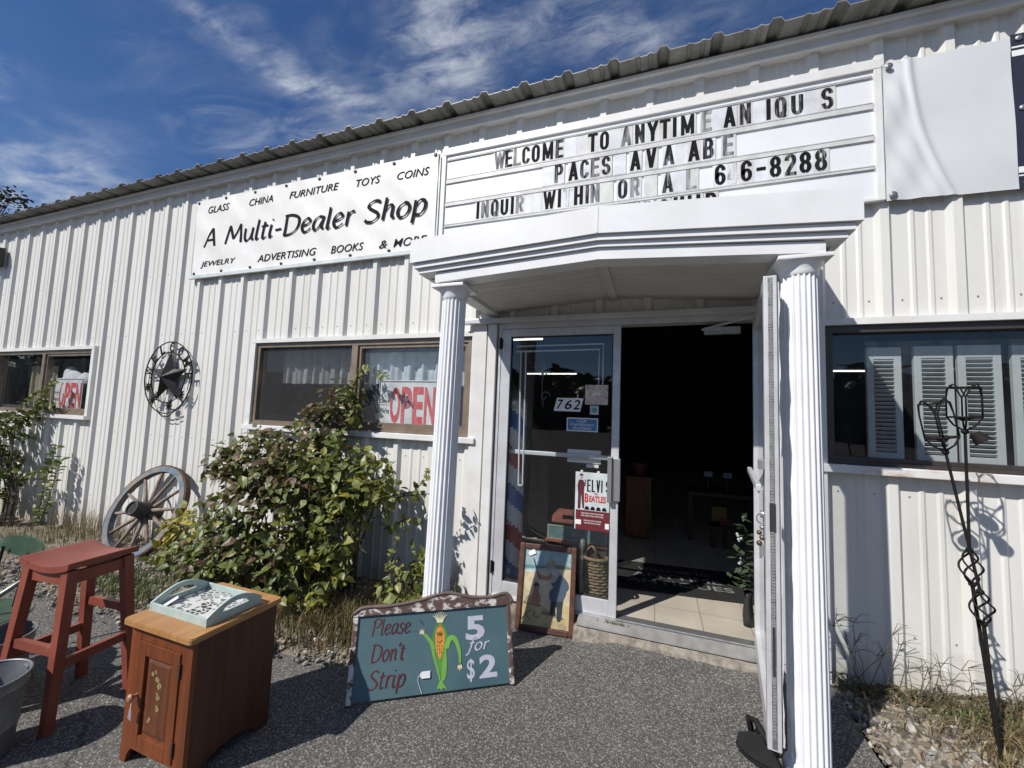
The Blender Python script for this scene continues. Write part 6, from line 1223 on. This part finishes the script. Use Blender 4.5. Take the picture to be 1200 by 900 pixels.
sprays('vine_leaves', [[(-2.62, -.15, 1.45), (-2.54, -.12, 1.66), (-2.52, -.1, 1.80), (-2.42, -.1, 1.87), (-2.28, -.1, 1.84), (-2.17, -.1, 1.765)], [(-2.85, -.2, 1.35), (-2.7, -.14, 1.55), (-2.57, -.1, 1.70), (-2.51, -.09, 1.78)], [(-2.75, -.15, 1.4), (-2.6, -.12, 1.62), (-2.53, -.1, 1.72)], [(-3.15, -.2, 1.28), (-3.08, -.12, 1.40), (-3.03, -.1, 1.44)],
    [(-2.1, -.4, .78), (-1.9, -.36, .85), (-1.72, -.33, .90), (-1.62, -.32, 1.0), (-1.60, -.31, 1.06)], [(-2.0, -.4, .8), (-1.8, -.35, .86), (-1.6, -.32, .89), (-1.46, -.31, .97)], [(-1.9, -.42, .62), (-1.75, -.38, .70), (-1.64, -.36, .72)], [(-1.85, -.42, .3), (-1.8, -.4, .5), (-1.76, -.38, .62)]], rr, .062, (0, 0, 1, 1, 2), SH, .020)
# low seedlings and a yellow plant
t = thing('young_bush', (-1.66, -.35, 0), 'low bright green bush at the foot of the wall beside the left column', 'bush'); lv = MB(); bushleaves(lv, [(-1.70, -.34, .22, .17, .14, .20, 150), (-1.60, -.3, .12, .12, .1, .12, 60)], rr, lambda p, r: r.choice((1, 1, 2, 0)), .075); lv.build('foliage', LEAF, t, fix=False)
s_ = MB()
for k in range(6): s_.tube([(-1.68 + rr.gauss(0, .03), -.33, 0), (-1.70 + rr.gauss(0, .1), -.34, .25)], .004, 5)
s_.build('stems', BARK, t)
t = thing('yellow_plant', (-4.0, -.4, 0), 'plant with bright yellow leaves between the wagon wheel and the large shrub', 'plant'); lv = MB(); bushleaves(lv, [(-4.02, -.42, .34, .22, .14, .10, 110), (-4.0, -.45, .14, .22, .16, .16, 120)], rr, lambda p, r: r.choice((4, 4, 2)) if p.z > .26 else r.choice((0, 1, 1, 2)), .07); lv.build('foliage', LEAF, t, fix=False)
s_ = MB()
for k in range(7): s_.tube([(-4.0 + rr.gauss(0, .04), -.40, 0), (-4.02 + rr.gauss(0, .12), -.42, .36)], .004, 5)
s_.build('stems', BARK, t)
# climbing plant at the far left window
t = thing('climbing_plant', (-7.9, -.3, 0), 'dark green climbing plant on the wall in front of the far left window', 'climbing plant'); lv = MB()
bushleaves(lv, [(-8.0, -.4, .45, .5, .3, .42, 600), (-8.35, -.4, .95, .45, .25, .35, 300), (-7.75, -.25, 1.12, .28, .13, .16, 120)], rr, lambda p, r: r.choice((0, 0, 0, 1, 0)), .085); lv.build('foliage', LEAF, t, fix=False)
sprays('vine_leaves', [[(-8.0, -.2, 1.0), (-7.7, -.14, 1.25), (-7.5, -.12, 1.45), (-7.38, -.1, 1.66), (-7.34, -.1, 1.74)], [(-7.9, -.25, 1.0), (-7.6, -.15, 1.25), (-7.4, -.12, 1.38), (-7.2, -.1, 1.42)], [(-8.1, -.2, 1.1), (-7.8, -.15, 1.4), (-7.55, -.12, 1.58)], [(-7.8, -.25, 1.1), (-7.55, -.15, 1.3), (-7.4, -.12, 1.5)], [(-7.6, -.3, .45), (-7.2, -.25, .55), (-6.95, -.22, .62), (-6.85, -.2, .75)], [(-7.05, -.2, .0), (-7.0, -.2, .4), (-6.96, -.18, .75), (-6.9, -.16, .92)], [(-6.95, -.22, .0), (-6.85, -.2, .3), (-6.83, -.18, .6), (-6.75, -.16, .78)]], rr, .078, (0, 0, 1), t, .016)
s_ = MB()
for k in range(9): a_ = Vector((rr.uniform(-8.3, -7.3), -.3, -.1)); s_.tube([a_, a_ + Vector((.05, 0, .4)), Vector((rr.uniform(-8.3, -7.5), -.25, rr.uniform(.7, 1.2)))], .008, 5)
s_.build('stems', BARK, t)

# grasses and weeds
GRM_ = [leafmat('dry_straw', (.30, .235, .125), (.20, .15, .075), .15), leafmat('olive_grass', (.13, .14, .05), (.085, .10, .035), .15), leafmat('fresh_grass', (.10, .16, .035), (.07, .12, .025), .2), leafmat('rusty_grass', (.17, .095, .05), (.11, .07, .04), .15)]
def blades(mb, r, n, spot, hmin, hmax, picks, lean=.5, w=.0028):
    k = 0; tries = 0
    while k < n and tries < n * 6:
        tries += 1; p = spot(r)
        if p is None: continue
        x, y = p; z = bed_z(x, y) - .005; h = r.uniform(hmin, hmax); a_ = r.random() * 6.28; d = Vector((math.cos(a_), math.sin(a_), 0)); s = Vector((-d.y, d.x, 0)) * w * r.uniform(.7, 1.4); l_ = lean * r.random(); b = Vector((x, y, z)); mi = r.choice(picks)
        q1 = b + d * (h * l_ * .3) + Vector((0, 0, h * .5)); q2 = b + d * (h * l_) + Vector((0, 0, h * (1 - .35 * l_)))
        q1.y = min(q1.y, -.04); q2.y = min(q2.y, -.04)
        i = len(mb.v); mb.v += [tuple(b - s), tuple(b + s), tuple(q1 + s * .8), tuple(q1 - s * .8), tuple(q2)]; mb.f += [(i, i + 1, i + 2, i + 3), (i + 3, i + 2, i + 4)]; mb.m += [mi, mi]; k += 1
def spot_in(cx, cy, rx, ry):
    def f(r):
        x, y = r.gauss(cx, rx), r.gauss(cy, ry)
        return None if y < edge_y(x) - .03 or y > -.045 else (x, y)
    return f
g_ = MB(); r = random.Random(21)
blades(g_, r, 2000, spot_in(-1.95, -.66, .26, .18), .05, .20, (0, 0, 1, 1, 3), .9); blades(g_, r, 700, spot_in(-1.55, -.40, .14, .2), .08, .3, (0, 1, 2, 0), .8); blades(g_, r, 500, spot_in(-2.5, -.8, .35, .12), .05, .18, (0, 1, 3), .9)
tag(g_.build('dry_grass', GRM_, fix=False), 'dry tan and olive grass under the right side of the shrub', 'grass', kind='stuff')
g_ = MB()
for cx_ in [-6.6, -6.2, -5.9, -5.55, -5.2, -4.75, -4.5]: blades(g_, r, 60, spot_in(cx_, -.18, .13, .1), .10, .42, (0, 0, 0, 1), .5, .0025)
blades(g_, r, 1100, spot_in(-6.6, -.5, .7, .3), .03, .13, (0, 1, 2, 0), .8); blades(g_, r, 1300, spot_in(-4.15, -.85, .45, .12), .03, .12, (2, 1, 2), .7); blades(g_, r, 500, spot_in(-3.4, -.95, .4, .08), .03, .10, (2, 1, 0), .7)
tag(g_.build('wall_weeds', GRM_, fix=False), 'tall dry weeds and grass along the wall behind the wagon wheel', 'weeds', kind='stuff')
g_ = MB()
blades(g_, r, 3000, spot_in(1.78, -.38, .26, .20), .03, .12, (0, 0, 3, 3, 0, 1), 1.6); blades(g_, r, 420, spot_in(1.60, -.22, .16, .06), .03, .09, (2, 1, 1), 1.4); blades(g_, r, 900, spot_in(1.9, -.75, .3, .2), .04, .16, (3, 0, 0), 1.3); blades(g_, r, 220, spot_in(1.16, -.10, .09, .04), .03, .10, (1, 1, 0), .9)
tag(g_.build('bed_grass', GRM_, fix=False), 'reddish dry grass with green tufts in the bed by the garden stakes', 'grass', kind='stuff')
g_ = MB()
for i in range(260):
    x = r.uniform(.0, .62); y = -.165 - abs(r.gauss(0, .02)); h = r.uniform(.01, .05); a_ = r.random() * 6.28; g_.add([(x - .002, y, 0), (x + .002, y, 0), (x + .02 * math.cos(a_), y - .01, h)], [(0, 1, 2)], r.choice((0, 1, 3, 0)))
for i in range(60):
    x = r.gauss(-.25, .05); h = r.uniform(.02, .05); a_ = r.random() * 6.28; g_.add([(x - .002, -.10, .12), (x + .002, -.10, .12), (x + .03 * math.cos(a_), -.11, .12 + h)], [(0, 1, 2)], r.choice((1, 2)))
tag(g_.build('step_weeds', GRM_, fix=False), 'small weeds growing along the foot of the concrete step', 'weeds', kind='stuff')
# wiry crabgrass seed heads against the right wall
def crab(x0, label, n, r, hm):
    t = thing('crabgrass', (x0, -.1, 0), label, 'weed'); c = MB()
    for k in range(n):
        b = Vector((x0 + r.gauss(0, .07), -.09 - abs(r.gauss(0, .04)), .05)); h = hm * r.uniform(.45, 1.0); ln = r.gauss(0, .18); tip = b + Vector((ln * h * 2, -.03, h)); m_ = b.lerp(tip, .5) + Vector((0, -.02, .03)); tip.y = min(tip.y, -.06); c.tube([b, m_, tip], [.0022, .0018, .0014], 4)
        for q in range(r.choice((3, 4, 4))):
            a_ = R(r.uniform(-20, 200)); c.tube([tip, tip + Vector((math.cos(a_) * .045, r.gauss(-.01, .01), abs(math.sin(a_)) * .055 + .015)), tip + Vector((math.cos(a_) * .10, r.gauss(-.015, .01), abs(math.sin(a_)) * .07 + .01))], [.0016, .0013, .0008], 4)
    for k in range(n): 
        b = Vector((x0 + r.gauss(0, .08), -.12, .04)); a_ = r.gauss(0, .6); c.tube([b, b + Vector((a_ * .12, -.03, .10)), b + Vector((a_ * .3, -.06, .07))], [.003, .0025, .001], 4)
    c.build('stalks', mat('dull_weed_stalk', (.11, .105, .06), .8), t)
crab(1.10, 'wiry weed with forked seed heads in the column shadow against the wall', 11, random.Random(3), .38)
crab(1.33, 'pale wiry weed with forked seed heads in the sun left of the garden stakes', 8, random.Random(4), .26)
crab(1.68, 'wiry weed with forked seed heads right of the garden stakes', 8, random.Random(5), .24)
# rusty leaf litter against the foot of the right wall
lv = MB(); r = random.Random(8)
for k in range(190):
    x = r.uniform(1.0, 2.1); y = -.05 - abs(r.gauss(0, .06)); p = Vector((x, y, bed_z(x, y) + r.uniform(.0, .05))); leaf(lv, p, Vector((r.gauss(0, 1), r.gauss(0, 1), r.gauss(0, .4))), Vector((r.gauss(0, .5), r.gauss(-.3, .4), 1)), r.uniform(.02, .045), r.uniform(.012, .03), r.choice((5, 5, 3)))
for k in range(120):
    x = r.uniform(-3.6, -1.5); y = r.uniform(edge_y(x), -.2); p = Vector((x, y, bed_z(x, y) + .01)); leaf(lv, p, Vector((r.gauss(0, 1), r.gauss(0, 1), r.gauss(0, .3))), Vector((r.gauss(0, .4), r.gauss(0, .4), 1)), r.uniform(.02, .05), r.uniform(.012, .03), r.choice((5, 3, 5)))
tag(lv.build('leaf_litter', LEAF, fix=False), 'dead brown leaves lying on the gravel beds', 'leaf litter', kind='stuff')
st2 = MB(); st2.tube([(1.02, -.42, .03), (1.06, -.27, .045), (1.085, -.14, .06)], [.007, .008, .006], 7); tag(st2.build('broken_stick', mat('pale_bare_wood', (.42, .34, .24), .8, 0, .2, 30), smooth=True), 'pale broken stick lying on the gravel behind the right column', 'stick')

# ------------------------------------------------------------------ far trees: one beyond the roof, a wood across the car park
t = thing('maple_tree', (-50, 12, 0), 'dark leaved tree showing above the far left end of the roof', 'tree')
c = MB(); c.tube([(-50.5, 12, -.3), (-50.4, 12, 6), (-50, 12, 12)], [.35, .28, .15], 10)
rt = random.Random(31); lf = MB(); RED = [leafmat('dark_purple_tree_leaf', (.045, .032, .034), (.03, .03, .02), .1), leafmat('dark_green_tree_leaf', (.035, .045, .02), (.025, .03, .015), .1)]
for k in range(46):
    v = Vector((rt.gauss(0, 1), rt.gauss(0, 1), rt.gauss(0, 1))).normalized(); q = Vector((-50.2, 12, 14.0)) + Vector((v.x * 4.0, v.y * 3.5, v.z * 4.8)) * rt.uniform(.6, 1.0); c.tube([(-50.2, 12, 11), Vector((-50.2, 12, 12)).lerp(q, .55) + Vector((0, 0, .5)), q], [.08, .05, .015], 5)
    for _ in range(42):
        p = q + Vector((rt.gauss(0, .55), rt.gauss(0, .55), rt.gauss(0, .42))); ln = rt.uniform(.22, .42); leaf(lf, p, Vector((rt.gauss(0, 1), rt.gauss(0, 1), rt.gauss(-.2, .6))), Vector((rt.gauss(0, .6), rt.gauss(0, .6), 1)), ln, ln * .8, rt.choice((0, 0, 1)))
c.build('trunk', BARK, t, smooth=True); lf.build('crown', RED, t, fix=False)
lf = MB(); rt = random.Random(41)
for k in range(210):
    x = -75 + k * 1.15 if k < 130 else -75 - (k - 129) * 2.4 + rt.gauss(0, .6); h = rt.uniform(5.2, 7) * (1 if k < 130 else 1.6); y = -52 + rt.gauss(0, 3)
    for _ in range(130):
        z_ = rt.uniform(0, 1); p = Vector((x + rt.gauss(0, 1.3) * (1.15 - z_), y + rt.gauss(0, 1.2), .5 + z_ * h)); s_ = rt.uniform(1.0, 2.2) * (1 if k < 130 else 1.7); leaf(lf, p, Vector((rt.gauss(0, 1), rt.gauss(0, 1), rt.gauss(0, .5))), Vector((rt.gauss(0, .5), rt.gauss(.8, .5), .6)), s_, s_ * .9, rt.choice((0, 1, 1)))
tag(lf.build('distant_wood', [leafmat('far_green', (.03, .045, .02), (.02, .032, .014), .1), leafmat('far_olive', (.05, .055, .025), (.03, .04, .018), .1)], fix=False), 'wood on the far side of the car park', 'wood', kind='stuff')
